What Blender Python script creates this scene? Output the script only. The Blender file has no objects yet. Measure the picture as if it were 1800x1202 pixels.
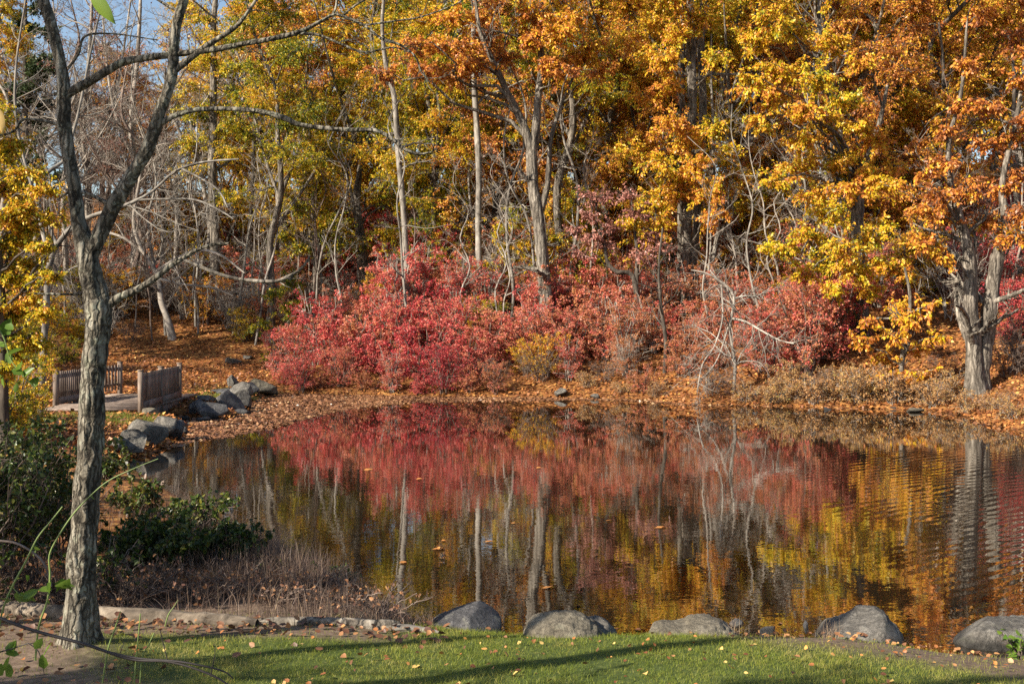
import bpy, math, random
import numpy as np
PI = math.pi
rng = np.random.default_rng(11)
random.seed(5)
scene = bpy.context.scene
COL = scene.collection
FPX, CH, HY = 2000.0, 3.0, 544.0        # focal length in photo pixels, eye height over the water, horizon row

def W(px, py, d):
    return np.array([(px - 900) * d / FPX, d, CH - (py - HY) * d / FPX])

# ------------------------------------------------------------------ materials
def new_mat(name):
    m = bpy.data.materials.new(name); m.use_nodes = True
    nt = m.node_tree; nt.nodes.clear()
    out = nt.nodes.new('ShaderNodeOutputMaterial')
    return m, nt, out

def N(nt, typ, **kw):
    n = nt.nodes.new('ShaderNode' + typ)
    for k, v in kw.items():
        if k.startswith('i_'):
            n.inputs[k[2:].replace('_', ' ')].default_value = v
        else:
            setattr(n, k, v)
    return n

def ramp(nt, stops, interp='LINEAR'):
    r = nt.nodes.new('ShaderNodeValToRGB'); cr = r.color_ramp; cr.interpolation = interp
    while len(cr.elements) > 1: cr.elements.remove(cr.elements[-1])
    cr.elements[0].position = stops[0][0]; cr.elements[0].color = (*stops[0][1], 1)
    for p, c in stops[1:]:
        e = cr.elements.new(p); e.color = (*c, 1)
    return r

AUTUMN = [(0, (.06, .11, .014)), (.18, (.27, .29, .02)), (.36, (.66, .51, .025)), (.54, (.78, .46, .03)),
          (.70, (.76, .34, .055)), (.85, (.64, .22, .05)), (1, (.30, .105, .035))]
REDS = [(0, (.09, .018, .028)), (.25, (.44, .032, .055)), (.5, (.68, .125, .10)), (.68, (.66, .23, .16)),
        (.85, (.60, .25, .10)), (1, (.42, .19, .07))]
GREENS = [(0, (.018, .032, .010)), (.4, (.04, .07, .016)), (.65, (.085, .12, .022)), (.85, (.20, .19, .03)), (1, (.14, .07, .03))]
BROWNS = [(0, (.10, .045, .03)), (.4, (.22, .10, .045)), (.7, (.40, .20, .08)), (1, (.52, .30, .12))]

def leaf_mat(name, stops, off=0.0, gain=1.0, trans=.34, rough=.42, objvar=.10):
    m, nt, out = new_mat(name); L = nt.links.new
    a = N(nt, 'Attribute', attribute_name='v')
    oi = N(nt, 'ObjectInfo')
    s = N(nt, 'MapRange', i_From_Min=0, i_From_Max=1, i_To_Min=off - objvar, i_To_Max=off + objvar)
    L(oi.outputs['Random'], s.inputs['Value'])
    ad = N(nt, 'Math', operation='ADD'); L(a.outputs['Fac'], ad.inputs[0]); L(s.outputs[0], ad.inputs[1])
    r = ramp(nt, stops); L(ad.outputs[0], r.inputs[0])
    b = N(nt, 'BrightContrast') if False else None
    hs = N(nt, 'HueSaturation', i_Value=gain); L(r.outputs[0], hs.inputs['Color'])
    p = N(nt, 'BsdfPrincipled', i_Roughness=rough); L(hs.outputs[0], p.inputs['Base Color'])
    p.inputs['Specular IOR Level'].default_value = .35
    t = N(nt, 'BsdfTranslucent'); L(hs.outputs[0], t.inputs['Color'])
    mx = N(nt, 'MixShader', i_Fac=trans); L(p.outputs[0], mx.inputs[1]); L(t.outputs[0], mx.inputs[2])
    L(mx.outputs[0], out.inputs[0])
    return m

def bark_mat(name, c1, c2, c3, scale=9, stretch=.22, bump=.6, dist=.03, moss=None, plates=0):
    m, nt, out = new_mat(name); L = nt.links.new
    tc = N(nt, 'TexCoord'); mp = N(nt, 'Mapping'); mp.inputs['Scale'].default_value = (1, 1, stretch)
    L(tc.outputs['Object'], mp.inputs[0])
    n1 = N(nt, 'TexNoise', i_Scale=scale, i_Detail=8, i_Roughness=.65, i_Distortion=.6); L(mp.outputs[0], n1.inputs['Vector'])
    n2 = N(nt, 'TexNoise', i_Scale=scale * .22, i_Detail=4); L(tc.outputs['Object'], n2.inputs['Vector'])
    r1 = ramp(nt, [(.34, c1), (.52, c2), (.68, c3)]); L(n1.outputs[0], r1.inputs[0])
    r2 = ramp(nt, [(.35, (.62, .62, .62)), (.65, (1.1, 1.1, 1.1))]); L(n2.outputs[0], r2.inputs[0])
    mu = N(nt, 'MixRGB', blend_type='MULTIPLY', i_Fac=1); L(r1.outputs[0], mu.inputs[1]); L(r2.outputs[0], mu.inputs[2])
    col = mu.outputs[0]
    if moss:
        n3 = N(nt, 'TexNoise', i_Scale=scale * .5, i_Detail=6, i_Roughness=.7); L(tc.outputs['Object'], n3.inputs['Vector'])
        r3 = ramp(nt, [(.54, (0, 0, 0)), (.64, (1, 1, 1))]); L(n3.outputs[0], r3.inputs[0])
        m2 = N(nt, 'MixRGB'); L(r3.outputs[0], m2.inputs[0]); L(col, m2.inputs[1]); m2.inputs[2].default_value = (*moss, 1)
        col = m2.outputs[0]
    hgt = n1.outputs[0]
    if plates:
        wn = N(nt, 'TexNoise', i_Scale=11, i_Detail=3); L(tc.outputs['Object'], wn.inputs['Vector'])
        wa = N(nt, 'VectorMath', operation='MULTIPLY_ADD'); L(wn.outputs['Color'], wa.inputs[0]); wa.inputs[1].default_value = (.10, .10, .05); L(mp.outputs[0], wa.inputs[2])
        vo = N(nt, 'TexVoronoi', feature='DISTANCE_TO_EDGE', i_Scale=plates); L(wa.outputs[0], vo.inputs['Vector'])
        rv = ramp(nt, [(.0, (.10, .09, .08)), (.09, (.55, .53, .5)), (.2, (1, 1, 1))]); L(vo.outputs['Distance'], rv.inputs[0])
        m3 = N(nt, 'MixRGB', blend_type='MULTIPLY', i_Fac=.9 if plates > 12 else .6); L(col, m3.inputs[1]); L(rv.outputs[0], m3.inputs[2]); col = m3.outputs[0]
        mn_ = N(nt, 'Math', operation='MINIMUM'); L(vo.outputs['Distance'], mn_.inputs[0]); mn_.inputs[1].default_value = .25
        ma = N(nt, 'Math', operation='MULTIPLY_ADD'); L(mn_.outputs[0], ma.inputs[0]); ma.inputs[1].default_value = 3.0; L(n1.outputs[0], ma.inputs[2]); hgt = ma.outputs[0]
    p = N(nt, 'BsdfPrincipled', i_Roughness=.85); L(col, p.inputs['Base Color']); p.inputs['Specular IOR Level'].default_value = .2
    bp = N(nt, 'Bump', i_Strength=bump, i_Distance=dist); L(hgt, bp.inputs['Height']); L(bp.outputs[0], p.inputs['Normal'])
    L(p.outputs[0], out.inputs[0])
    return m

def plain_mat(name, c, rough=.6, var=.25, scale=6):
    m, nt, out = new_mat(name); L = nt.links.new
    tc = N(nt, 'TexCoord')
    n1 = N(nt, 'TexNoise', i_Scale=scale, i_Detail=6, i_Roughness=.6); L(tc.outputs['Object'], n1.inputs['Vector'])
    r1 = ramp(nt, [(.3, tuple(x * (1 - var) for x in c)), (.7, tuple(x * (1 + var) for x in c))]); L(n1.outputs[0], r1.inputs[0])
    p = N(nt, 'BsdfPrincipled', i_Roughness=rough); L(r1.outputs[0], p.inputs['Base Color'])
    bp = N(nt, 'Bump', i_Strength=.3, i_Distance=.01); L(n1.outputs[0], bp.inputs['Height']); L(bp.outputs[0], p.inputs['Normal'])
    L(p.outputs[0], out.inputs[0])
    return m

def blade_mat(name, stops, trans=.25):
    return leaf_mat(name, stops, 0, 1, trans, .5, 0)

def rock_mat(name, c1, c2, c3, lichen=(.21, .205, .16)):
    m, nt, out = new_mat(name); L = nt.links.new
    tc = N(nt, 'TexCoord')
    n1 = N(nt, 'TexNoise', i_Scale=4.5, i_Detail=12, i_Roughness=.74, i_Distortion=.8); L(tc.outputs['Object'], n1.inputs['Vector'])
    n2 = N(nt, 'TexNoise', i_Scale=30, i_Detail=5, i_Roughness=.7); L(tc.outputs['Object'], n2.inputs['Vector'])
    n3 = N(nt, 'TexNoise', i_Scale=7, i_Detail=8, i_Roughness=.7); L(tc.outputs['Object'], n3.inputs['Vector'])
    r1 = ramp(nt, [(.3, c1), (.5, c2), (.7, c3)]); L(n1.outputs[0], r1.inputs[0])
    r2 = ramp(nt, [(.35, (.5, .5, .5)), (.65, (1.2, 1.2, 1.2))]); L(n2.outputs[0], r2.inputs[0])
    mu = N(nt, 'MixRGB', blend_type='MULTIPLY', i_Fac=1); L(r1.outputs[0], mu.inputs[1]); L(r2.outputs[0], mu.inputs[2])
    r3 = ramp(nt, [(.56, (0, 0, 0)), (.66, (.7, .7, .7))]); L(n3.outputs[0], r3.inputs[0])
    m2 = N(nt, 'MixRGB'); L(r3.outputs[0], m2.inputs[0]); L(mu.outputs[0], m2.inputs[1]); m2.inputs[2].default_value = (*lichen, 1)
    ge = N(nt, 'NewGeometry'); gz = N(nt, 'SeparateXYZ'); L(ge.outputs['Position'], gz.inputs[0])
    ga = N(nt, 'Math', operation='MULTIPLY_ADD'); L(n1.outputs[0], ga.inputs[0]); ga.inputs[1].default_value = -.16; L(gz.outputs[2], ga.inputs[2])
    gr = N(nt, 'MapRange', i_From_Min=-.03, i_From_Max=.03, i_To_Min=.3, i_To_Max=1.0); L(ga.outputs[0], gr.inputs['Value'])
    wet = N(nt, 'MixRGB', blend_type='MULTIPLY', i_Fac=1); L(m2.outputs[0], wet.inputs[1]); L(gr.outputs[0], wet.inputs[2])
    p = N(nt, 'BsdfPrincipled', i_Roughness=.8); L(wet.outputs[0], p.inputs['Base Color']); p.inputs['Specular IOR Level'].default_value = .3
    ad = N(nt, 'Math', operation='MULTIPLY_ADD', use_clamp=False); L(n2.outputs[0], ad.inputs[0]); ad.inputs[1].default_value = .3; L(n1.outputs[0], ad.inputs[2])
    bp = N(nt, 'Bump', i_Strength=1.0, i_Distance=.06); L(ad.outputs[0], bp.inputs['Height']); L(bp.outputs[0], p.inputs['Normal'])
    L(p.outputs[0], out.inputs[0])
    return m

M = {}
M['gold'] = leaf_mat('gold_leaf', AUTUMN, 0, 1, .36)
M['gold_more_green'] = leaf_mat('yellow_green_leaf', AUTUMN, -.13, 1, .42)
M['gold_more_rust'] = leaf_mat('rust_leaf', AUTUMN, .20, .9, .30)
M['gold_green'] = leaf_mat('green_leaf', AUTUMN, -.27, .95, .40)
M['red'] = leaf_mat('red_leaf', REDS, 0, 1, .36, objvar=.12)
M['coral'] = leaf_mat('coral_leaf', REDS, .16, 1, .36, objvar=.08)
M['rusty'] = leaf_mat('rusty_shrub_leaf', REDS, .32, .95, .34, objvar=.09)
M['crimson'] = leaf_mat('crimson_leaf', REDS, -.12, 1, .36, objvar=.06)
M['salmon'] = leaf_mat('salmon_leaf', REDS, .24, 1, .36, objvar=.07)
M['pink'] = leaf_mat('dusty_pink_leaf', [(0, (.16, .06, .055)), (.5, (.42, .18, .14)), (1, (.55, .28, .20))], 0, 1, .3)
M['green'] = leaf_mat('bush_leaf', GREENS, 0, 1, .32, .35)
M['bright_green'] = leaf_mat('cane_leaf', [(0, (.08, .16, .02)), (1, (.18, .27, .04))], 0, 1, .4, .35)
M['brown'] = leaf_mat('fallen_leaf', BROWNS, 0, 1, .12, .5, 0)
M['litter'] = leaf_mat('litter_leaf', [(0, (.11, .042, .022)), (.35, (.25, .092, .033)), (.65, (.46, .18, .052)), (.85, (.62, .32, .09)), (1, (.66, .44, .14))], 0, 1, .12, .5, 0)
M['floating'] = leaf_mat('floating_leaf_face', [(0, (.06, .03, .02)), (.4, (.20, .088, .042)), (.7, (.36, .175, .08)), (1, (.56, .38, .21))], 0, 1, .1, .35, 0)
M['tan'] = leaf_mat('tan_leaf', [(0, (.20, .10, .04)), (.4, (.42, .21, .08)), (.75, (.50, .32, .12)), (1, (.34, .30, .06))], 0, 1, .3, .6)
M['purple'] = leaf_mat('purple_brown_leaf', [(0, (.10, .05, .045)), (.5, (.24, .11, .085)), (1, (.36, .17, .08))], 0, 1, .3, .6)
M['pine'] = leaf_mat('pine_needles', [(0, (.03, .05, .02)), (1, (.08, .11, .04))], 0, 1, .2)
M['bark'] = bark_mat('furrowed_bark', (.03, .025, .019), (.22, .195, .15), (.42, .39, .315), 16, .16, .9, .02, moss=(.29, .29, .22), plates=19)
M['bark_grey'] = bark_mat('grey_bark', (.065, .054, .044), (.225, .195, .158), (.41, .365, .30), 9, .2, .8, .03, plates=8)
M['bark_pale'] = bark_mat('pale_bark', (.10, .085, .07), (.25, .225, .19), (.39, .36, .31), 5, .4, .4, .02)
M['bark_silver'] = bark_mat('silver_bark', (.20, .19, .17), (.42, .40, .36), (.56, .54, .49), 5, .4, .4, .02)
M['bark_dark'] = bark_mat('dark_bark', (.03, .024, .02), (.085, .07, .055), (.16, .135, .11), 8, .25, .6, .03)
M['twig'] = bark_mat('grey_twig', (.16, .135, .11), (.32, .28, .235), (.46, .42, .36), 5, 1, .2, .01)
M['twig_brown'] = bark_mat('brown_twig', (.07, .05, .04), (.17, .125, .10), (.27, .21, .17), 5, 1, .2, .01)
M['cane_green'] = plain_mat('green_cane', (.16, .22, .06), .5)
M['cane_dark'] = plain_mat('dark_cane', (.028, .022, .02), .6)
M['rock'] = rock_mat('grey_rock', (.035, .031, .027), (.14, .128, .11), (.31, .285, .245))
M['rock_warm'] = rock_mat('warm_rock', (.06, .05, .036), (.18, .155, .112), (.31, .272, .205), (.22, .205, .15))
M['rock_blue'] = rock_mat('blue_grey_rock', (.035, .034, .036), (.095, .092, .093), (.21, .20, .19))
M['log'] = bark_mat('weathered_log', (.06, .048, .036), (.17, .135, .10), (.30, .25, .19), 8, 1, .6, .03)
M['wood'] = bark_mat('weathered_board', (.11, .082, .065), (.25, .19, .15), (.37, .295, .245), 7, .12, .4, .008)
M['wood_warm'] = bark_mat('weathered_beam', (.12, .09, .075), (.24, .185, .155), (.34, .27, .22), 7, 1, .4, .008)
M['grass'] = blade_mat('grass_blade', [(0, (.10, .14, .016)), (.4, (.19, .23, .028)), (.75, (.33, .31, .06)), (1, (.38, .32, .12))], .35)
M['dry'] = blade_mat('dry_grass_blade', [(0, (.07, .046, .038)), (.5, (.17, .115, .088)), (.85, (.30, .21, .14)), (1, (.48, .36, .22))], .2)

# ------------------------------------------------------------------ mesh building
def build(name, V, F, mat, parent=None, attr=None, smooth=False, origin=None):
    V = np.ascontiguousarray(V, dtype=np.float32); F = np.ascontiguousarray(F, dtype=np.int32)
    me = bpy.data.meshes.new(name)
    k = F.shape[1]
    me.vertices.add(len(V)); me.loops.add(F.size); me.polygons.add(len(F))
    me.vertices.foreach_set('co', V.ravel())
    me.loops.foreach_set('vertex_index', F.ravel())
    me.polygons.foreach_set('loop_start', np.arange(0, F.size, k, dtype=np.int32))
    me.polygons.foreach_set('loop_total', np.full(len(F), k, dtype=np.int32))
    if smooth: me.polygons.foreach_set('use_smooth', np.ones(len(F), dtype=bool))
    if attr is not None:
        a = me.attributes.new('v', 'FLOAT', 'FACE'); a.data.foreach_set('value', np.ascontiguousarray(attr, dtype=np.float32))
    me.update(calc_edges=True); me.validate()
    me.materials.append(mat)
    o = bpy.data.objects.new(name, me); COL.objects.link(o)
    if parent is not None: o.parent = parent
    if origin is not None: o.location = origin
    return o

class Q:                                   # a bag of quads
    def __init__(s): s.V, s.F, s.A, s.n = [], [], [], 0
    def add(s, V, F, A=None):
        V = np.asarray(V, float).reshape(-1, 3); s.V.append(V); s.F.append(np.asarray(F) + s.n); s.n += len(V)
        if A is not None: s.A.append(np.asarray(A, float))
    def box(s, c, size, rz=0.0, jit=0):
        x, y, z = np.array(size) / 2
        v = np.array([(-x, -y, -z), (x, -y, -z), (x, y, -z), (-x, y, -z), (-x, -y, z), (x, -y, z), (x, y, z), (-x, y, z)])
        ca, sa = math.cos(rz), math.sin(rz)
        v = np.c_[v[:, 0] * ca - v[:, 1] * sa, v[:, 0] * sa + v[:, 1] * ca, v[:, 2]] + np.array(c)
        s.add(v, [(0, 3, 2, 1), (4, 5, 6, 7), (0, 1, 5, 4), (1, 2, 6, 5), (2, 3, 7, 6), (3, 0, 4, 7)])
    def arrays(s): return np.concatenate(s.V), np.concatenate(s.F)
    def build(s, name, mat, parent=None, off=None, smooth=False):
        V, F = s.arrays()
        if off is not None: V = V - np.asarray(off)
        return build(name, V, F, mat, parent, np.concatenate(s.A) if s.A else None, smooth)

def norm(v): return v / (np.linalg.norm(v, axis=-1, keepdims=True) + 1e-9)

def tubes(q, P, R, sides):
    P = np.asarray(P, float); R = np.asarray(R, float)
    if P.ndim == 2: P = P[None]; R = R[None]
    n, m, _ = P.shape
    if n == 0: return
    T = norm(np.gradient(P, axis=1))
    mean = norm(P[:, -1] - P[:, 0])
    ref = np.where(np.abs(mean[:, 2:3]) > .75, np.array([[1., .13, 0]]), np.array([[.07, .1, 1.]]))[:, None, :]
    A = norm(np.cross(T, np.broadcast_to(ref, T.shape))); B = np.cross(T, A)
    th = np.arange(sides) * 2 * PI / sides
    V = P[:, :, None, :] + R[:, :, None, None] * (np.cos(th)[None, None, :, None] * A[:, :, None, :] + np.sin(th)[None, None, :, None] * B[:, :, None, :])
    i = np.arange(m - 1)[:, None]; j = np.arange(sides)[None, :]; j2 = (j + 1) % sides
    f = np.stack([i * sides + j, i * sides + j2, (i + 1) * sides + j2, (i + 1) * sides + j], -1).reshape(-1, 4)
    F = (f[None] + (np.arange(n) * m * sides)[:, None, None]).reshape(-1, 4)
    q.add(V.reshape(-1, 3), F)

def leaves(q, p, axis, size, v, up=.7, w=.34, rg=None, two=False):
    rg = rg or rng
    n = len(p)
    a = norm(axis); nr = norm(rg.normal(size=(n, 3)) * .75 + np.array([-.42, -.42, up]))
    b = norm(np.cross(a, nr)); c = np.cross(b, a)
    s = (size * np.ones(n))[:, None]
    fold = rg.uniform(-.03, .16, n)[:, None]
    ws = w * rg.uniform(.75, 1.25, n)[:, None]
    curl = rg.uniform(-.28, .08, n)[:, None]
    if two:
        V = np.stack([p, p + a * s * .28 + b * s * ws + c * s * fold, p + a * s * .68 + b * s * ws * .8 + c * s * (fold + curl * .3), p + a * s + c * s * curl,
                      p + a * s * .68 - b * s * ws * .8 + c * s * (fold + curl * .3), p + a * s * .28 - b * s * ws + c * s * fold], 1)
        k = np.arange(n)[:, None] * 6
        F = np.concatenate([k + np.array([[0, 1, 2, 3]]), k + np.array([[0, 3, 4, 5]])], 0)
        q.add(V.reshape(-1, 3), F, np.concatenate([v, v]))
    else:
        V = np.stack([p, p + a * s * .5 + b * s * ws + c * s * fold, p + a * s + c * s * curl, p + a * s * .5 - b * s * ws + c * s * fold], 1)
        q.add(V.reshape(-1, 3), np.arange(n * 4).reshape(n, 4), v)

def spawn(P, R, k, tr, ang, ln, pts=5, rr=.55, up=.25, wob=.25, rg=None, minr=.004):
    """children of a set of branches P (n,m,3), R (n,m)"""
    rg = rg or rng
    n, m, _ = P.shape
    t = rg.uniform(tr[0], tr[1], (n, k)); f = t * (m - 1); i = np.minimum(f.astype(int), m - 2); fr = (f - i)[..., None]
    idx = np.arange(n)[:, None]
    base = P[idx, i] * (1 - fr) + P[idx, i + 1] * fr
    tan = norm(P[idx, i + 1] - P[idx, i])
    rad = R[idx, i] * (1 - fr[..., 0]) + R[idx, i + 1] * fr[..., 0]
    pl = np.linalg.norm(np.diff(P, axis=1), axis=2).sum(1)[:, None]
    perp = norm(np.cross(tan, rg.normal(size=tan.shape)))
    an = rg.uniform(ang[0], ang[1], (n, k))[..., None]
    d = norm(np.cos(an) * tan + np.sin(an) * perp)
    L = ln * pl * (1.15 - .6 * t) * rg.uniform(.55, 1.2, (n, k))
    base = base.reshape(-1, 3); d = d.reshape(-1, 3); L = L.reshape(-1, 1) / (pts - 1)
    out = [base]
    for s in range(pts - 1):
        d = norm(d + np.array([0, 0, up / pts]) + rg.normal(size=d.shape) * wob)
        out.append(out[-1] + d * L)
    r0 = np.maximum(rad.reshape(-1) * rr, minr)
    return np.stack(out, 1), r0[:, None] * np.linspace(1, .3, pts)[None]

def smooth_path(pts, radii, step=.25):
    """Catmull-Rom through points, returns dense points + radii"""
    P = np.asarray(pts, float); R = np.asarray(radii, float)
    Pe = np.vstack([2 * P[0] - P[1], P, 2 * P[-1] - P[-2]]); out, ro = [], []
    for i in range(len(P) - 1):
        p0, p1, p2, p3 = Pe[i:i + 4]
        k = max(2, int(np.linalg.norm(p2 - p1) / step) + 1)
        t = np.linspace(0, 1, k, endpoint=False)[:, None]
        out.append(.5 * (2 * p1 + (p2 - p0) * t + (2 * p0 - 5 * p1 + 4 * p2 - p3) * t ** 2 + (3 * p1 - p0 - 3 * p2 + p3) * t ** 3))
        ro.append(R[i] + (R[i + 1] - R[i]) * t[:, 0])
    out.append(P[-1:]); ro.append(R[-1:])
    return np.concatenate(out), np.concatenate(ro)

# ------------------------------------------------------------------ object helpers
USED = {}
def tag(o, label, cat, group=None, kind=None):
    if label: o['label'] = label
    if cat: o['category'] = cat
    if group: o['group'] = group
    if kind: o['kind'] = kind
    return o
def thing(name, loc, label, cat, group=None):
    o = bpy.data.objects.new(name, None); COL.objects.link(o); o.location = loc; o.empty_display_size = .2
    return tag(o, label, cat, group)
def dup(root, loc, rz=0, sc=1.0, mats=None, label=None, szf=1.0):
    r = root.copy(); COL.objects.link(r); r.location = loc; r.rotation_euler = (0, 0, rz)
    r.scale = (sc, sc, sc * szf) if np.isscalar(sc) else sc
    if label: r['label'] = label
    for ch in list(root.children):
        c = ch.copy(); COL.objects.link(c); c.parent = r
        nm = ch.name.split('.')[0]
        if mats and nm in mats and c.material_slots:
            c.material_slots[0].link = 'OBJECT'; c.material_slots[0].material = mats[nm]
    return r
def setmat(o, m):
    o.material_slots[0].link = 'OBJECT'; o.material_slots[0].material = m

# ------------------------------------------------------------------ terrain
def wpt(px, py):                      # photo pixel on the water surface
    d = FPX * CH / (py - HY); return ((px - 900) * d / FPX, d)
POND = [(11, 10.0), (6.5, 9.7), (4.6, 9.75), (3.7, 9.95), (3.0, 10.25), (1.5, 10.35), (0, 10.35), (-.8, 10.7), wpt(640, 1045), wpt(545, 1000), wpt(430, 935),
        wpt(300, 866), wpt(205, 808), wpt(250, 800), wpt(312, 772), wpt(330, 750), (-9.0, 30.6), (-14, 30.9), (-20, 31.6), (-20, 32.6), (-14, 32.1), (-9.2, 31.9),
        wpt(400, 737), wpt(432, 722), wpt(440, 708), wpt(470, 697), wpt(505, 692), wpt(600, 694), wpt(800, 697), wpt(1000, 699), wpt(1150, 703),
        wpt(1215, 711), wpt(1280, 711), wpt(1350, 713), wpt(1500, 717), wpt(1620, 721), wpt(1690, 728), wpt(1735, 742), wpt(1800, 757), (13.4, 25.5), (16, 21), (17, 15)]
POLY = np.array(POND)
def pond_sd(x, y):                     # signed distance to the shore, positive on land
    x = np.asarray(x, float); y = np.asarray(y, float); sh = x.shape
    p = np.stack([x.ravel(), y.ravel()], -1)
    best = np.full(len(p), 1e9); inside = np.zeros(len(p), bool)
    for a, b in zip(POLY, np.roll(POLY, -1, 0)):
        e = b - a; w = p - a
        t = np.clip((w @ e) / (e @ e), 0, 1)
        best = np.minimum(best, ((w - t[:, None] * e) ** 2).sum(1))
        c = (a[1] > p[:, 1]) != (b[1] > p[:, 1])
        with np.errstate(divide='ignore', invalid='ignore'):
            xi = a[0] + (p[:, 1] - a[1]) * e[0] / (e[1] if abs(e[1]) > 1e-9 else 1e-9)
        inside ^= c & (p[:, 0] < xi)
    d = np.sqrt(best)
    return np.where(inside, -d, d).reshape(sh)
_ph = np.random.default_rng(3).uniform(0, 6.28, (14, 2)); _kv = np.random.default_rng(4).normal(size=(14, 2))
def lump(x, y, s):
    o = 0
    for i in range(14):
        k = _kv[i] * s * (1 + .25 * i); o = o + np.sin(k[0] * x + k[1] * y + _ph[i, 0]) / (1 + .3 * i)
    return o / 4
def sstep(a, b, v):
    t = np.clip((v - a) / (b - a), 0, 1); return t * t * (3 - 2 * t)
def H(x, y):
    x = np.asarray(x, float); y = np.asarray(y, float)
    sd = pond_sd(x, y)
    out = np.maximum(sd, 0)
    near = 1 - sstep(14, 24, y)
    far = sstep(24, 36, y)
    left = 1 - sstep(-9.5, -4.5, x)
    right = sstep(3, 4.6, x)
    bank = .20 * (1 - np.exp(-out / (.3 + .35 * right * near))) * (1 - .35 * right * near)
    z_near = bank + .10 * np.maximum(np.minimum(out, np.maximum(10.5 - y, 0) + .45) - .4, 0)
    z_left = .33 * (1 - np.exp(-out / .35)) + .03 * out
    sl = .33 * (1 - left) + .07 * left
    z_far = .22 * (1 - np.exp(-out / .3)) + sl * np.maximum(out - .8, 0) + left * .22 * np.maximum(y - 48, 0)
    z_far = np.where(z_far > 10, 10 + 6 * (1 - np.exp(-(z_far - 10) / 9)), z_far)
    z = z_near * near + (1 - near) * (z_left * (1 - far) + z_far * far)
    z = z + lump(x, y, .35) * .10 * sstep(1, 7, out) * (.3 + .7 * (1 - near)) + lump(x, y, 2.2) * .018 * sstep(.2, 1.5, out)
    z = z + .07 * np.exp(-((x + 3.28) ** 2 + (y - 8.75) ** 2) / .16)
    z = np.where((x > -12.6) & (x < -9.4) & (y > 29.3) & (y < 35.2), np.minimum(z, .30), z)
    return np.where(sd > 0, z, np.maximum(-.7, sd * .5))
def h1(x, y): return float(H(np.array([x]), np.array([y]))[0])
_dd = np.concatenate([np.linspace(4, 14, 120), np.linspace(14.1, 130, 600)])
def G(px, py):                         # where the pixel's ray meets the ground
    x = (px - 900) * _dd / FPX; z = CH - (py - HY) * _dd / FPX
    f = z - np.maximum(H(x, _dd), 0)
    i = int(np.argmax(f < 0)); i = max(i, 1)
    t = f[i - 1] / (f[i - 1] - f[i]) if f[i] < 0 else 0
    d = _dd[i - 1] + t * (_dd[i] - _dd[i - 1])
    return np.array([(px - 900) * d / FPX, d, h1((px - 900) * d / FPX, d)])
def place(px, d):
    x = (px - 900) * d / FPX; return np.array([x, d, h1(x, d)])

xs = np.unique(np.concatenate([-np.geomspace(17, 420, 34)[::-1], np.arange(-17, 17.01, .22), np.geomspace(17, 420, 34)]))
ys = np.unique(np.concatenate([-np.geomspace(1, 60, 12)[::-1], np.arange(0, 5, .8), np.arange(5, 13, .14), np.arange(13, 46, .28), np.arange(46, 80, 1.0), np.geomspace(80, 600, 30)]))
X, Y = np.meshgrid(xs, ys)
Z = H(X, Y)
V = np.stack([X, Y, Z], -1).reshape(-1, 3)
nx, ny = len(xs), len(ys)
i, j = np.meshgrid(np.arange(nx - 1), np.arange(ny - 1))
F = np.stack([j * nx + i, j * nx + i + 1, (j + 1) * nx + i + 1, (j + 1) * nx + i], -1).reshape(-1, 4)
gm, nt, out = new_mat('ground_cover'); L = nt.links.new
def region_lawn(x, y):
    e = lump(x, y, 1.1) * .5
    lawn = sstep(-3.5, -2.6, x + e * .7 - (8.7 - y) * .55) * (1 - sstep(9.25, 9.6, y + .10 * (x + 3) + e * .2) * (1 - sstep(-1.3, -.7, x))) * (1 - sstep(10.1, 10.6, y)) * (1 - sstep(1.8, 3.2, x + (y - 9.3) * 1.3 + e * .6) * sstep(8.4, 9.1, y + .12 * x))
    l2 = np.exp(-(((x + 9.9) / 2.4) ** 2 + ((y - 27.5) / 2.2) ** 2) * 1.2) + np.exp(-(((x + 9.0) / 1.3) ** 2 + ((y - 37) / 3) ** 2) * 1.2)
    return np.clip(lawn + l2, 0, 1)
LW = region_lawn(X, Y).reshape(-1)
SD = np.clip(1 - sstep(10.8, 12, Y), 0, 1).reshape(-1)
terr = build('ground', V, F, gm, smooth=True)
for nm, arr in (('lawn', LW), ('dirt', SD)):
    a = terr.data.attributes.new(nm, 'FLOAT', 'POINT'); a.data.foreach_set('value', arr.astype(np.float32))
terr['kind'] = 'structure'
tc = N(nt, 'TexCoord')
v1 = N(nt, 'TexVoronoi', i_Scale=11); L(tc.outputs['Object'], v1.inputs['Vector'])
sx = N(nt, 'SeparateColor'); L(v1.outputs['Color'], sx.inputs[0])
r1 = ramp(nt, [(0, (.10, .042, .02)), (.35, (.21, .085, .03)), (.7, (.34, .15, .045)), (1, (.42, .23, .075))]); L(sx.outputs[0], r1.inputs[0])
n1 = N(nt, 'TexNoise', i_Scale=.9, i_Detail=6, i_Roughness=.65); L(tc.outputs['Object'], n1.inputs['Vector'])
r2 = ramp(nt, [(.35, (.55, .5, .45)), (.62, (1, 1, 1))]); L(n1.outputs[0], r2.inputs[0])
mu = N(nt, 'MixRGB', blend_type='MULTIPLY', i_Fac=1); L(r1.outputs[0], mu.inputs[1]); L(r2.outputs[0], mu.inputs[2])
n2 = N(nt, 'TexNoise', i_Scale=14, i_Detail=7, i_Roughness=.7); L(tc.outputs['Object'], n2.inputs['Vector'])
rd = ramp(nt, [(.3, (.085, .058, .04)), (.55, (.17, .12, .085)), (.75, (.27, .20, .15))]); L(n2.outputs[0], rd.inputs[0])
ad = N(nt, 'Attribute', attribute_name='dirt')
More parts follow.
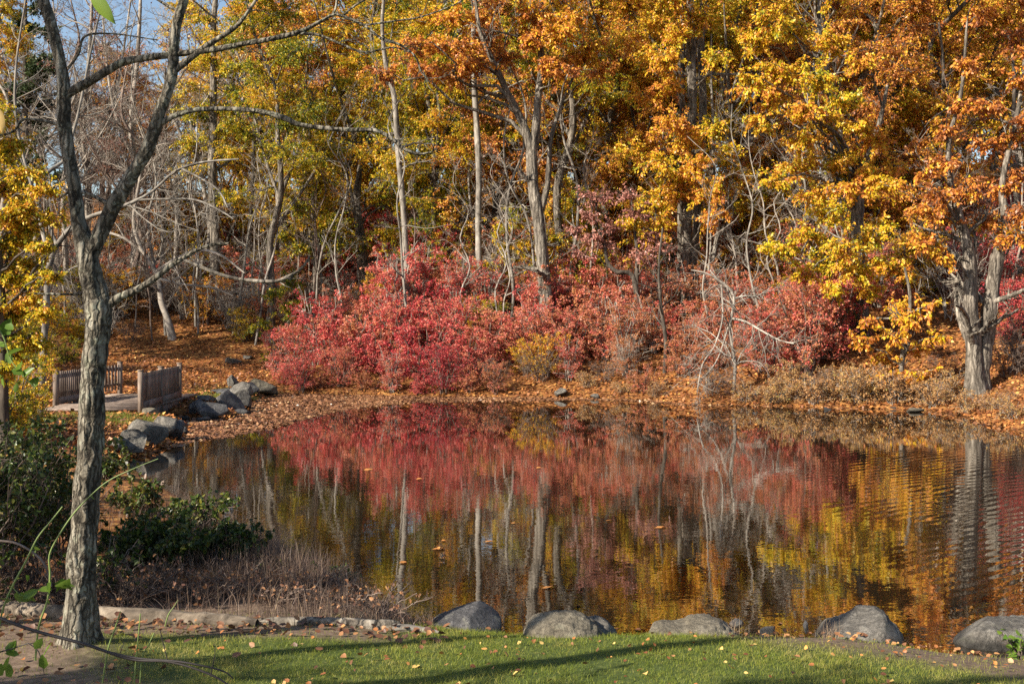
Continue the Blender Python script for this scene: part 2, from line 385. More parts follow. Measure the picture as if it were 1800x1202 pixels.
m1 = N(nt, 'MixRGB'); L(ad.outputs['Fac'], m1.inputs[0]); L(mu.outputs[0], m1.inputs[1]); L(rd.outputs[0], m1.inputs[2])
rl = ramp(nt, [(.3, (.035, .05, .014)), (.55, (.075, .10, .025)), (.75, (.15, .14, .05))]); L(n2.outputs[0], rl.inputs[0])
al = N(nt, 'Attribute', attribute_name='lawn')
m2 = N(nt, 'MixRGB'); L(al.outputs['Fac'], m2.inputs[0]); L(m1.outputs[0], m2.inputs[1]); L(rl.outputs[0], m2.inputs[2])
p = N(nt, 'BsdfPrincipled', i_Roughness=.9); L(m2.outputs[0], p.inputs['Base Color']); p.inputs['Specular IOR Level'].default_value = .15
bp = N(nt, 'Bump', i_Strength=.6, i_Distance=.04); L(sx.outputs[1], bp.inputs['Height']); L(bp.outputs[0], p.inputs['Normal'])
L(p.outputs[0], out.inputs[0])

# ------------------------------------------------------------------ water
wm, nt, out = new_mat('pond_water'); L = nt.links.new
tc = N(nt, 'TexCoord'); sp = N(nt, 'SeparateXYZ'); L(tc.outputs['Object'], sp.inputs[0])
def noise_vec(scale, sc, det=2.0):
    mp = N(nt, 'Mapping'); mp.inputs['Scale'].default_value = sc; L(tc.outputs['Object'], mp.inputs[0])
    n = N(nt, 'TexNoise', i_Scale=scale, i_Detail=det, i_Roughness=.5); L(mp.outputs[0], n.inputs['Vector'])
    s = N(nt, 'VectorMath', operation='SUBTRACT'); L(n.outputs['Color'], s.inputs[0]); s.inputs[1].default_value = (.5, .5, .5)
    return s.outputs[0]
def vscale(v, xyz):
    s = N(nt, 'VectorMath', operation='MULTIPLY'); L(v, s.inputs[0])
    if isinstance(xyz, tuple): s.inputs[1].default_value = xyz
    else: L(xyz, s.inputs[1])
    return s.outputs[0]
def vadd(a, b):
    s = N(nt, 'VectorMath', operation='ADD'); L(a, s.inputs[0])
    if isinstance(b, tuple): s.inputs[1].default_value = b
    else: L(b, s.inputs[1])
    return s.outputs[0]
def vmulf(v, f):
    s = N(nt, 'VectorMath', operation='SCALE'); L(v, s.inputs[0]); L(f, s.inputs['Scale']); return s.outputs[0]
calm = N(nt, 'MapRange', i_From_Min=20.0, i_From_Max=30.0, i_To_Min=1.0, i_To_Max=.12); calm.interpolation_type = 'SMOOTHSTEP'; L(sp.outputs[1], calm.inputs['Value'])
small = vmulf(vscale(noise_vec(13, (.8, 1.6, 1)), (.011, .026, 0)), calm.outputs[0])
fine = vmulf(vscale(noise_vec(44, (1, 1.2, 1), 1), (.006, .016, 0)), calm.outputs[0])
swell = vmulf(vscale(noise_vec(1.2, (.6, 1.2, 1), 2), (.007, .009, 0)), calm.outputs[0])
wv = N(nt, 'TexWave', wave_type='BANDS', bands_direction='Y', i_Scale=1.25, i_Distortion=9, i_Detail=4); wv.inputs['Detail Scale'].default_value = .35
mpw = N(nt, 'Mapping'); mpw.inputs['Rotation'].default_value = (0, 0, math.radians(-32)); L(tc.outputs['Object'], mpw.inputs[0]); L(mpw.outputs[0], wv.inputs['Vector'])
wc = N(nt, 'Math', operation='SUBTRACT'); L(wv.outputs['Fac'], wc.inputs[0]); wc.inputs[1].default_value = .5
mk1 = N(nt, 'MapRange', i_From_Min=3.2, i_From_Max=7.5); mk1.interpolation_type = 'SMOOTHSTEP'; L(sp.outputs[0], mk1.inputs['Value'])
mk2 = N(nt, 'MapRange', i_From_Min=26, i_From_Max=20); mk2.interpolation_type = 'SMOOTHSTEP'; L(sp.outputs[1], mk2.inputs['Value'])
mk = N(nt, 'Math', operation='MULTIPLY'); L(mk1.outputs[0], mk.inputs[0]); L(mk2.outputs[0], mk.inputs[1])
mk3 = N(nt, 'Math', operation='MULTIPLY'); mn = N(nt, 'TexNoise', i_Scale=.32, i_Detail=3); L(tc.outputs['Object'], mn.inputs['Vector'])
mnr = N(nt, 'MapRange', i_From_Min=.42, i_From_Max=.62, i_To_Min=.12, i_To_Max=1.0); L(mn.outputs[0], mnr.inputs['Value'])
mkn = N(nt, 'Math', operation='MULTIPLY'); L(mk.outputs[0], mkn.inputs[0]); L(mnr.outputs[0], mkn.inputs[1]); L(mkn.outputs[0], mk3.inputs[0]); L(wc.outputs[0], mk3.inputs[1])
cw = N(nt, 'CombineXYZ'); cw.inputs[0].default_value = .028; cw.inputs[1].default_value = .042
rip = vmulf(cw.outputs[0], mk3.outputs[0])
nrm = N(nt, 'VectorMath', operation='NORMALIZE')
L(vadd(vadd(vadd(vadd(small, fine), swell), rip), (0, 0, 1)), nrm.inputs[0])
fr = N(nt, 'Fresnel', i_IOR=1.34); L(nrm.outputs[0], fr.inputs['Normal'])
pw = N(nt, 'Math', operation='POWER'); L(fr.outputs[0], pw.inputs[0]); pw.inputs[1].default_value = .50
gl = N(nt, 'BsdfGlossy', i_Roughness=.012); gl.inputs['Color'].default_value = (1, 1, 1, 1); L(nrm.outputs[0], gl.inputs['Normal'])
df = N(nt, 'BsdfDiffuse'); df.inputs['Color'].default_value = (.018, .012, .006, 1)
mx = N(nt, 'MixShader'); L(pw.outputs[0], mx.inputs[0]); L(df.outputs[0], mx.inputs[1]); L(gl.outputs[0], mx.inputs[2]); L(mx.outputs[0], out.inputs[0])
water = build('pond_water', [(-22, 9.0, 0), (24, 9.0, 0), (24, 43, 0), (-22, 43, 0)], [(0, 1, 2, 3)], wm); water['kind'] = 'structure'

# ------------------------------------------------------------------ foliage on branches
def attach(P, R, C):
    """index on the trunk polyline from which a branch to C would leave"""
    hd = np.hypot(P[:, 0] - C[0], P[:, 1] - C[1]); want = C[2] - .45 * hd
    cost = np.abs(P[:, 2] - want) + .6 * hd
    cost[: max(1, len(P) // 8)] += 2
    return int(np.argmin(cost))

def grow_crown(stems, clumps, leaf, tw=26, per=14, size=.17, flat=.45, rg=None, droop=.5, vs=.16, twig_r=.008, lw=.25):
    """stems: [(P,R)]; clumps: [(C, radius, v)] -> wood quads, leaf quads"""
    rg = rg or rng
    wood, fol = Q(), Q()
    S, D, Ln, Vv = [], [], [], []
    for C, rad, v in clumps:
        C = np.asarray(C, float)
        best = None
        for P, R in stems:
            k = attach(P, R, C); dd = np.linalg.norm(P[k] - C)
            if best is None or dd < best[0]: best = (dd, P, R, k)
        dd, P, R, k = best
        p0 = P[k]; r0 = min(R[k] * .6, .012 + .013 * dd)
        pm = p0 * .5 + C * .5 + np.array([0, 0, .16 * dd]) + rg.normal(size=3) * .06 * dd
        t = np.linspace(0, 1, 8)[:, None]
        pts = (1 - t) ** 2 * p0 + 2 * t * (1 - t) * pm + t ** 2 * C
        pts[1:-1] += rg.normal(size=(6, 3)) * .03 * dd
        tubes(wood, pts, np.linspace(max(r0, .012), .008, 8), 5)
        n = max(4, int(tw * (rad / 1.0) ** 1.6))
        tt = rg.uniform(.45, 1, n); f = tt * 7; ii = np.minimum(f.astype(int), 6)
        st = pts[ii] + (pts[ii + 1] - pts[ii]) * (f - ii)[:, None]
        st = C + (st - C) * np.minimum(1, rad / (np.linalg.norm(st - C, axis=1) + 1e-6))[:, None]
        d = rg.normal(size=(n, 3)); d[:, 2] *= flat; d = norm(d)
        S.append(st); D.append(d); Ln.append(rad * rg.uniform(.35, 1.05, n)); Vv.append(np.full(n, v) + rg.normal() * .05)
    S = np.concatenate(S); D = np.concatenate(D); Ln = np.concatenate(Ln); Vv = np.concatenate(Vv)
    n = len(S); pts = [S]; d = D.copy()
    for s in range(4):
        d = norm(d + np.array([0, 0, -droop * .18]) + rg.normal(size=d.shape) * .18); pts.append(pts[-1] + d * (Ln / 4)[:, None])
    TP = np.stack(pts, 1)
    tubes(wood, TP, np.full((n, 5), twig_r) * np.linspace(1, .4, 5), 3)
    t = rg.uniform(.25, 1.02, (n, per)) * 4; ii = np.clip(t.astype(int), 0, 3); fr = (t - ii)[..., None]
    ix = np.arange(n)[:, None]
    p = TP[ix, ii] * (1 - fr) + TP[ix, ii + 1] * fr
    ax = TP[ix, ii + 1] - TP[ix, ii]
    ax = norm(ax) * .6 + rg.normal(size=ax.shape) * .6 + np.array([0, 0, -droop])
    v = Vv[:, None] + rg.normal(size=(n, per)) * vs + rg.normal(size=(n, 1)) * vs * .5
    p = p + rg.normal(size=p.shape) * size * .35
    leaves(fol, p.reshape(-1, 3), ax.reshape(-1, 3), size * rg.uniform(.65, 1.25, n * per), np.clip(v, 0, 1).reshape(-1), rg=rg, w=lw)
    return wood, fol

def trunk_path(pts, d, step=.3):
    """pts: (px, py, width px[, depth offset]) -> dense world path"""
    P = [W(q[0], q[1], d + (q[3] if len(q) > 3 else 0)) for q in pts]; R = [q[2] * d / FPX / 2 for q in pts]
    return smooth_path(P, R, step)

def px_clumps(lst, d, sp=1.3, rg=None):
    rg = rg or rng
    out = []
    for c in lst:
        dd = d + rg.uniform(-sp, sp); out.append((W(c[0], c[1], dd), c[2] * dd / FPX, c[3]))
    return out

def stem_wood(q, stems, sides=10, rg=None, rough=.10):
    rg = rg or rng
    for P, R in stems:
        k = q.n; tubes(q, P, R * (1 + rg.normal(size=len(R)) * .03), sides)
        V = q.V[-1].reshape(len(P), sides, 3)
        V += (V - P[:, None]) * (rough * np.sin(np.arange(sides) * 2.4 + rg.uniform(0, 6))[None, :, None] + rg.normal(size=(len(P), sides, 1)) * rough * .5)

def extra_branches(q, stems, k, ln, rg, lev=2, up=.3, tr=(.35, .98), r0=.5, lvl2=5, minr=.005):
    """bare limbs, branches and twigs"""
    for P, R in stems:
        if len(P) > 14:
            ix = np.linspace(0, len(P) - 1, 14).astype(int); P, R = P[ix], R[ix]
        a, ra = spawn(P[None], R[None], k, tr, (.6, 1.3), ln, 7, r0, up, .16, rg, minr * 1.6); tubes(q, a, ra, 5)
        b, rb = spawn(a, ra, lvl2, (.2, .95), (.4, 1.1), .45, 6, .6, up, .2, rg, minr); tubes(q, b, rb, 4)
        if lev > 1:
            c, rc = spawn(b, rb, 5, (.2, 1), (.4, 1.1), .5, 5, .6, up * .5, .25, rg, minr * .7); tubes(q, c, rc, 3)
        if lev > 2:
            e, re_ = spawn(c, rc, 3, (.2, 1), (.4, 1.1), .5, 4, .6, 0, .25, rg, minr * .6); tubes(q, e, re_, 3)

def hero(name, label, cat, stems, clumps, leafm, barkm, rg, group=None, bare=None, **kw):
    base = np.array(stems[0][0][0]); 
    root = thing(name, base, label, cat, group)
    tq = Q(); stem_wood(tq, stems, 10, rg)
    if bare: extra_branches(tq, stems, rg=rg, **bare)
    if clumps:
        wood, fol = grow_crown(stems, clumps, leafm, rg=rg, **kw)
        Vw, Fw = wood.arrays(); tq.add(Vw, Fw)
        tq.build('trunk', barkm, root, base, True)
        fol.build('crown', leafm, root, base)
    else:
        tq.build('trunk', barkm, root, base, True)
    return root
exec_parts = []
# ------------------------------------------------------------------ the trees of the far bank, each traced at its own distance
def R_(s): return np.random.default_rng(s)
CAN = 'autumn trees of the far bank'
TOP = -330
# split oak
d = G(968, 618)[1]
tr = trunk_path([(968, 622, 36), (964, 590, 27), (958, 500, 24), (951, 430, 22), (946, 380, 22), (937, 325, 21), (934, 270, 20)], d)
st2 = trunk_path([(934, 275, 17), (942, 230, 15), (945, 180, 13), (952, 120, 12), (950, 60, 10), (955, -40, 9), (965, -180, 6), (960, TOP, 3)], d)
st3 = trunk_path([(937, 290, 16), (926, 235, 15), (908, 195, 14), (888, 155, 11, -.4), (868, 110, 9, -.8), (845, 60, 7, -1), (830, -30, 5, -1.2), (800, -140, 3, -1.4)], d)
st4 = trunk_path([(945, 385, 14, .6), (962, 330, 10, 1), (968, 250, 9, 1), (985, 190, 6, 1.2), (1010, 130, 4, 1.4)], d)
orange = [(930, 60, 46, .74), (865, 62, 48, .78), (990, 52, 46, .7), (885, 100, 40, .76), (815, 108, 46, .8), (765, 118, 44, .76), (1000, 92, 44, .74), (925, 22, 50, .72), (1050, 66, 44, .66),
          (795, 72, 42, .74), (708, 112, 42, .8), (740, 70, 38, .7), (965, 105, 34, .8), (850, 30, 44, .72), (1020, 20, 44, .64), (780, 22, 48, .7), (690, 70, 42, .68), (880, -40, 60, .7), (960, -60, 60, .66), (800, -60, 56, .68), (1040, -50, 56, .6), (900, -150, 70, .66),
          (1000, -160, 70, .6), (820, -170, 66, .7), (930, -260, 80, .62), (640, 118, 34, .78), (1075, 110, 30, .72), (1005, 120, 30, .82)]
hero('oak_tree', 'oak with a pale split trunk rising from red shrubs under an orange crown', 'tree', [tr, st2, st3, st4], px_clumps(orange, d - .6, 1.6, R_(1)), M['gold'], M['bark_grey'], R_(1), None,
     bare=dict(k=4, ln=.22, lev=2, tr=(.3, .9)), tw=40, per=38, size=.122)
# pale straight trunk
d = G(843, 560)[1]
tr = trunk_path([(845, 562, 14), (843, 500, 12), (841, 400, 11), (842, 300, 11), (838, 220, 11), (834, 150, 10), (832, 60, 8), (836, -60, 7), (830, -200, 5), (834, TOP, 3)], d)
hero('slim_tree', 'straight pale slim tree standing just left of the split oak', 'tree', [tr], px_clumps([(800, -80, 40, .5), (870, -110, 44, .55), (840, -180, 50, .5), (800, -240, 44, .4), (860, -290, 50, .45)], d, 1.2, R_(2)), M['gold'], M['bark_pale'], R_(2),
     bare=dict(k=12, ln=.11, lev=2, tr=(.4, .85), up=.1))
# thin leaning trunk
d = G(717, 560)[1]
tr = trunk_path([(718, 566, 13), (715, 480, 11), (710, 380, 10), (703, 300, 10), (697, 220, 10), (692, 165, 9), (678, 112, 8), (672, 40, 6), (678, -60, 5), (668, -200, 3)], d)
hero('slim_tree', 'thin pale tree with a kinked top rising out of the crimson shrubs', 'tree', [tr], px_clumps([(640, -40, 34, .5), (700, -90, 40, .5), (660, -150, 44, .45)], d, 1, R_(3)), M['gold'], M['bark_pale'], R_(3), bare=dict(k=10, ln=.10, lev=2, tr=(.35, .9), up=.1))
# twin trunks at the centre right
d = G(1207, 565)[1]
a = trunk_path([(1206, 570, 22), (1204, 480, 18), (1207, 400, 16), (1211, 300, 16), (1216, 200, 16), (1215, 100, 16), (1212, 0, 13), (1200, -140, 9), (1195, TOP, 4)], d)
b = trunk_path([(1214, 560, 15), (1218, 470, 14), (1226, 380, 13), (1232, 280, 13), (1236, 180, 13), (1232, 80, 13), (1240, -20, 11), (1260, -160, 7), (1275, TOP, 3)], d + .5)
c = trunk_path([(1195, 480, 10, .8), (1196, 300, 10, 1), (1200, 120, 9, 1), (1197, -60, 6, 1)], d)
gold = [(1135, 30, 46, .62), (1180, 45, 44, .58), (1240, 25, 46, .5), (1165, 98, 44, .68), (1130, 95, 38, .7), (1270, 90, 34, .5), (1130, 165, 40, .7), (1178, 205, 46, .74), (1120, 235, 42, .7), (1205, 235, 44, .66), (1262, 222, 42, .6),
        (1150, 280, 42, .62), (1228, 278, 44, .68), (1292, 258, 40, .56), (1305, 305, 40, .66), (1250, 330, 42, .62), (1182, 335, 44, .66), (1130, 345, 40, .56), (1270, 372, 38, .72), (1215, 300, 40, .7), (1100, 262, 30, .6), (1095, 60, 38, .58), (1160, 140, 36, .62),
        (1180, -40, 60, .55), (1100, -60, 60, .6), (1260, -60, 60, .5), (1180, -160, 70, .55), (1260, -180, 66, .5), (1120, -190, 60, .6), (1220, -280, 74, .52), (1095, 390, 30, .55), (1150, 380, 34, .62)]
hero('oak_tree', 'oak with two dark trunks side by side, right of centre, gold and orange', 'tree', [a, b, c], px_clumps(gold, d - 2.2, 1.2, R_(4)), M['gold'], M['bark_grey'], R_(4), bare=dict(k=4, ln=.16, lev=2, tr=(.25, .8)), tw=40, per=38, size=.122)
# golden oak on the right
d = G(1512, 590)[1]
a = trunk_path([(1514, 596, 30), (1510, 500, 24), (1507, 400, 23), (1506, 330, 20), (1480, 260, 16), (1460, 160, 14), (1440, 60, 11), (1430, -60, 9), (1420, -200, 6), (1410, TOP, 3)], d)
b = trunk_path([(1508, 350, 12, 0), (1520, 290, 11, -.5), (1545, 220, 8, -1), (1560, 150, 5, -1.2)], d)
cl = [(1300, 62, 46, .46), (1380, 32, 50, .44), (1452, 58, 48, .44), (1350, 108, 48, .48), (1422, 118, 48, .46), (1284, 130, 40, .48), (1330, 168, 44, .52), (1402, 182, 46, .52), (1470, 160, 44, .46), (1450, 212, 44, .5), (1382, 240, 46, .46),
      (1510, 212, 42, .52), (1552, 236, 40, .62), (1450, 280, 46, .52), (1384, 292, 44, .5), (1520, 290, 44, .62), (1562, 328, 42, .58), (1482, 332, 44, .62), (1420, 350, 42, .52), (1350, 322, 38, .5), (1440, 392, 44, .44), (1366, 434, 36, .46),
      (1402, 408, 40, .46), (1482, 428, 44, .46), (1540, 402, 42, .5), (1424, 468, 38, .48), (1502, 480, 42, .52), (1560, 460, 40, .5), (1604, 478, 36, .58), (1460, 500, 34, .46), (1532, 520, 36, .56), (1592, 536, 34, .62), (1400, 490, 28, .4), (1345, 436, 26, .44), (1470, 465, 34, .44),
      (1340, 20, 46, .42), (1400, -50, 66, .42), (1300, -50, 60, .42), (1480, -40, 60, .46), (1350, -140, 70, .4), (1450, -150, 70, .44), (1400, -250, 76, .42), (1310, 215, 34, .44), (1500, 100, 36, .5), (1590, 290, 30, .62)]
hero('oak_tree', 'broad golden oak with drooping layered boughs hiding its trunk, at the right', 'tree', [a, b], px_clumps(cl, d - 3.0, 1.4, R_(5)), M['gold'], M['bark_grey'], R_(5), bare=dict(k=5, ln=.16, lev=2, tr=(.2, .7)), tw=42, per=38, size=.122)
# dark forked tree upper right
d = 52.0
p0 = place(1522, d)
a = trunk_path([(1524, HY - (p0[2] - CH) * FPX / d + 4, 24), (1528, 330, 20), (1536, 170, 17), (1535, 60, 14), (1540, -80, 10), (1530, TOP, 4)], d)
b = trunk_path([(1537, 172, 13), (1556, 138, 12), (1578, 120, 11), (1600, 104, 8), (1625, 60, 6), (1640, -20, 4)], d - .2)
cl = [(1620, 42, 44, .78), (1680, 30, 46, .8), (1600, 8, 44, .66), (1560, 30, 36, .56), (1650, 100, 36, .82), (1545, 90, 24, .6), (1510, 60, 40, .5), (1640, -50, 60, .75), (1540, -60, 60, .6), (1580, -160, 66, .7), (1500, -150, 60, .55), (1690, -60, 56, .78), (1590, 70, 26, .72), (1575, 110, 34, .7), (1700, 150, 40, .8), (1640, 150, 38, .8), (1690, 210, 36, .8), (1630, 210, 34, .74), (1500, 20, 44, .6), (1660, 60, 40, .8), (1720, 90, 40, .8), (1750, 40, 44, .8), (1580, 190, 30, .66)]
hero('forked_tree', 'dark forked tree with one limb bending right against the sky, upper right', 'tree', [a, b], px_clumps(cl, d - .8, 1.4, R_(6)), M['gold'], M['bark_dark'], R_(6), bare=dict(k=8, ln=.18, lev=2, tr=(.35, .9)), tw=26, per=28, size=.13)
# double trunk at the water on the right
d = G(1720, 692)[1]
a = trunk_path([(1716, 698, 46), (1714, 665, 32), (1711, 600, 26), (1706, 540, 23), (1706, 480, 22), (1700, 430, 20), (1688, 385, 14), (1672, 330, 10), (1668, 250, 8), (1690, 160, 6), (1700, 40, 4)], d)
b = trunk_path([(1728, 696, 34), (1726, 650, 28), (1735, 580, 27), (1745, 500, 25), (1756, 440, 22), (1768, 395, 17), (1762, 320, 11), (1785, 220, 9), (1800, 120, 7), (1815, -40, 5), (1830, -200, 3)], d + .15)
c = trunk_path([(1748, 530, 9), (1770, 522, 8, -.2), (1800, 510, 6, -.5), (1850, 480, 4, -.9)], d)
cl = [(1660, 282, 40, .76), (1722, 250, 42, .78), (1782, 240, 42, .82), (1640, 330, 42, .74), (1702, 328, 40, .76), (1762, 330, 42, .8), (1800, 372, 44, .82), (1652, 382, 40, .7), (1722, 384, 38, .78), (1785, 412, 36, .8), (1602, 362, 38, .66), (1592, 422, 38, .64), (1640, 442, 36, .68),
      (1742, 182, 40, .84), (1792, 142, 42, .84), (1702, 112, 40, .8), (1772, 60, 42, .82), (1732, 20, 42, .8), (1660, 230, 30, .8), (1820, 300, 44, .82), (1830, 200, 44, .84), (1840, 80, 50, .8), (1790, -20, 60, .8), (1730, -60, 60, .78), (1800, -140, 66, .78), (1850, -40, 60, .8), (1620, 300, 28, .7), (1850, 400, 40, .8), (1690, 190, 28, .82)]
hero('lakeside_tree', 'old double-trunked tree with lichen-grey bark at the water\'s edge on the right, orange leaves above', 'tree', [a, b, c], px_clumps(cl, d - .4, 1.2, R_(7)), M['gold'], M['bark_grey'], R_(7), bare=dict(k=9, ln=.17, lev=2, tr=(.12, .6), up=-.1), tw=34, per=28, size=.13)
# small orange oak hanging over the bank
d = G(1585, 700)[1]
a = trunk_path([(1582, 706, 12), (1585, 640, 10), (1596, 570, 8), (1600, 520, 6), (1590, 470, 4)], d)
cl = [(1502, 592, 30, .66), (1542, 622, 32, .72), (1602, 562, 32, .62), (1562, 650, 30, .76), (1620, 608, 30, .68), (1532, 668, 26, .78), (1640, 534, 28, .66), (1590, 676, 28, .76), (1570, 590, 28, .68), (1640, 650, 24, .7), (1516, 560, 24, .7), (1660, 590, 24, .62)]
hero('sapling_oak', 'young oak with orange leaves hanging low over the bank left of the double-trunked tree', 'tree', [a], px_clumps(cl, d - .3, .6, R_(8)), M['gold'], M['bark_grey'], R_(8), bare=dict(k=6, ln=.3, lev=1, tr=(.3, .9)), tw=38, per=20, size=.14)
# pink-leaved dogwood
d = G(1118, 600)[1]
a = trunk_path([(1125, 606, 12), (1122, 550, 10), (1112, 485, 9), (1085, 478, 8), (1068, 462, 7), (1062, 430, 6), (1050, 400, 4), (1048, 360, 3)], d)
b = trunk_path([(1118, 520, 8), (1120, 450, 7), (1115, 400, 5), (1110, 350, 3)], d)
cl = [(1060, 342, 34, .5), (1030, 372, 32, .6), (1082, 392, 32, .5), (1120, 372, 32, .6), (1020, 335, 28, .5), (1150, 412, 30, .45), (1060, 430, 30, .55), (1005, 442, 28, .4), (1130, 442, 30, .5), (1182, 432, 28, .5), (1030, 410, 26, .6), (1100, 335, 26, .55), (1160, 455, 24, .5), (990, 400, 22, .4)]
hero('dogwood_tree', 'small dogwood with dusty pink leaves and a crooked dark stem right of the split oak', 'tree', [a, b], px_clumps(cl, d - .5, .8, R_(9)), M['pink'], M['bark_dark'], R_(9), tw=46, per=12, size=.12)
# thin dark sapling
d = G(1168, 655)[1]
a = trunk_path([(1168, 660, 8), (1170, 600, 7), (1162, 540, 6), (1158, 470, 5), (1165, 400, 3)], d)
hero('sapling', 'thin bare dark sapling near the water below the pink dogwood', 'tree', [a], None, None, M['bark_dark'], R_(10), bare=dict(k=9, ln=.28, lev=2, tr=(.3, .95)))
# bare pale tree leaning over the water
d = G(1290, 690)[1]
a = trunk_path([(1288, 694, 12), (1292, 640, 10), (1283, 580, 9), (1290, 520, 8), (1262, 492, 7), (1240, 480, 5), (1215, 475, 4)], d)
b = trunk_path([(1290, 525, 7), (1310, 520, 6), (1330, 521, 5), (1352, 508, 3)], d)
c = trunk_path([(1286, 560, 7), (1310, 565, 7, -.4), (1340, 582, 6, -.8), (1370, 598, 5, -1.2), (1396, 604, 4, -1.6)], d)
e = trunk_path([(1280, 575, 5), (1262, 630, 4, -.4), (1240, 660, 4, -.7), (1228, 672, 3, -.9)], d)
f = trunk_path([(1268, 500, 6), (1270, 560, 5, -.3), (1255, 610, 4, -.7), (1235, 640, 4, -1), (1225, 690, 3, -1.3)], d)
[np.multiply(s_[1], .6, out=s_[1]) for s_ in (a, b, c, e, f)]
hero('bare_tree', 'small leafless tree with drooping silver branches at the far water\'s edge right of centre', 'tree', [a, b, c, e, f], None, None, M['twig'], R_(11), bare=dict(k=14, ln=.5, lev=3, tr=(.12, .97), up=-.35, minr=.005))
# tall slim stems between
TH = 'tall slim stems between the oaks'
def slim(px, py, w, top, lean, bark, label, seed, bare=10, clumps=None, dd=0, ln=.1):
    g = G(px, py); d = g[1] + dd; p = place(px, d); y0 = HY - (p[2] - CH) * FPX / d + 4
    r = R_(seed); ys_ = np.linspace(y0, top, 7); k = np.linspace(0, 1, 7)
    pts = [(px + lean * t + r.normal() * 3 * (0 < t), y, w * (1 - .72 * t)) for t, y in zip(k, ys_)]
    s = trunk_path(pts, d)
    return hero('slim_tree', label, 'tree', [s], px_clumps([(q_[0], q_[1], q_[2] * 1.25, q_[3]) for q_ in clumps], d, 1, r) if clumps else None, M['gold'], M[bark], r, TH, bare=dict(k=bare, ln=ln, lev=2, tr=(.3, .95), up=.1), tw=30, per=26, size=.12)
slim(376, 520, 20, -200, 0, 'bark_grey', 'straight grey trunk above the footbridge, tallest on that slope', 30, 10, [(320, 150, 30, .4), (350, 190, 32, .42), (340, 240, 34, .42), (400, 120, 26, .4), (425, 160, 30, .22), (400, 230, 28, .4), (440, 110, 26, .3), (330, 290, 30, .46), (410, 190, 24, .3), (330, 200, 34, .4), (380, 260, 30, .4), (360, 100, 34, .42), (320, 250, 30, .44), (390, 60, 36, .4), (350, 30, 40, .42)], dd=-3)
slim(285, 500, 11, 120, 4, 'bark_dark', 'thin dark trunk seen left of the straight grey trunk above the footbridge', 31)
slim(555, 560, 10, 60, -14, 'bark_grey', 'thin grey stem among yellow leaves right of the footbridge', 32, 12, [(500, 345, 38, .44), (560, 360, 40, .46), (520, 385, 34, .38), (600, 395, 34, .34), (545, 330, 34, .40), (610, 425, 34, .30), (640, 420, 32, .30), (490, 410, 34, .32), (470, 330, 34, .36), (580, 320, 34, .36), (520, 430, 30, .30), (550, 290, 30, .36), (500, 290, 30, .4), (570, 400, 34, .32), (450, 380, 26, .4)], dd=-1)
slim(640, 520, 8, 180, -40, 'bark_grey', 'thin grey stem leaning left behind the pink-red shrubs', 33)
slim(1256, 560, 9, 60, -6, 'bark_pale', 'thin pale stem just right of the twin-trunked oak', 34)
slim(985, 540, 15, -40, -8, 'bark_grey', 'second trunk close behind the split oak', 35, 8, dd=4)
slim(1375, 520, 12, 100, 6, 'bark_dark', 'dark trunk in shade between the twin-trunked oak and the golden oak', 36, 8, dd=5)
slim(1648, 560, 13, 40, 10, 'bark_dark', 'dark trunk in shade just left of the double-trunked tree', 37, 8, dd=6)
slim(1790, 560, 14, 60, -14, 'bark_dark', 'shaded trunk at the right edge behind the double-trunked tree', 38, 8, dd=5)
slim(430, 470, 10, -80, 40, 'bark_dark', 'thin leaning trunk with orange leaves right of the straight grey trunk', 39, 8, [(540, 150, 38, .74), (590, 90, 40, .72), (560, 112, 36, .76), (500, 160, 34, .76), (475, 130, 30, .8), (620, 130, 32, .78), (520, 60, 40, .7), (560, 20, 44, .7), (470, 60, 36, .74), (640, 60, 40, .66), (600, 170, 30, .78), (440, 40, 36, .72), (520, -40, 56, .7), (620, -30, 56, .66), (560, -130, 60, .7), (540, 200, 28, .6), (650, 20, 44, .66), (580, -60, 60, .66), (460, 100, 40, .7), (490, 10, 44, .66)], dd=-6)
slim(1020, 470, 12, -120, 14, 'bark_grey', 'yellow-leaved tree behind and right of the split oak', 40, 6, [(1022, 150, 36, .42), (1062, 190, 36, .44), (1012, 222, 32, .4), (1000, 262, 32, .34), (1080, 262, 36, .5), (1032, 242, 32, .42), (1075, 150, 32, .46), (1040, 290, 30, .4), (1085, 310, 28, .46), (1050, 120, 30, .44), (990, 180, 24, .24)], dd=4)
slim(760, 470, 11, -100, 10, 'bark_dark', 'green-leaved tree in the gap behind the thin kinked tree', 41, 6, [(740, 170, 40, .2), (790, 150, 36, .22), (720, 215, 40, .18), (780, 210, 44, .16), (650, 170, 34, .24), (760, 260, 40, .14), (700, 270, 36, .16), (870, 190, 34, .2), (880, 260, 36, .14), (800, 280, 34, .2), (640, 230, 34, .22), (740, 320, 30, .2)], dd=6)
slim(600, 460, 10, -100, -10, 'bark_dark', 'yellow-green tree on the slope left of the thin kinked tree', 42, 6, [(560, 220, 40, .28), (610, 190, 36, .3), (520, 230, 36, .24), (580, 270, 36, .3), (490, 190, 32, .22), (640, 290, 34, .24), (520, 290, 32, .36), (470, 230, 30, .24), (600, 320, 30, .34), (440, 260, 28, .34)], dd=6)
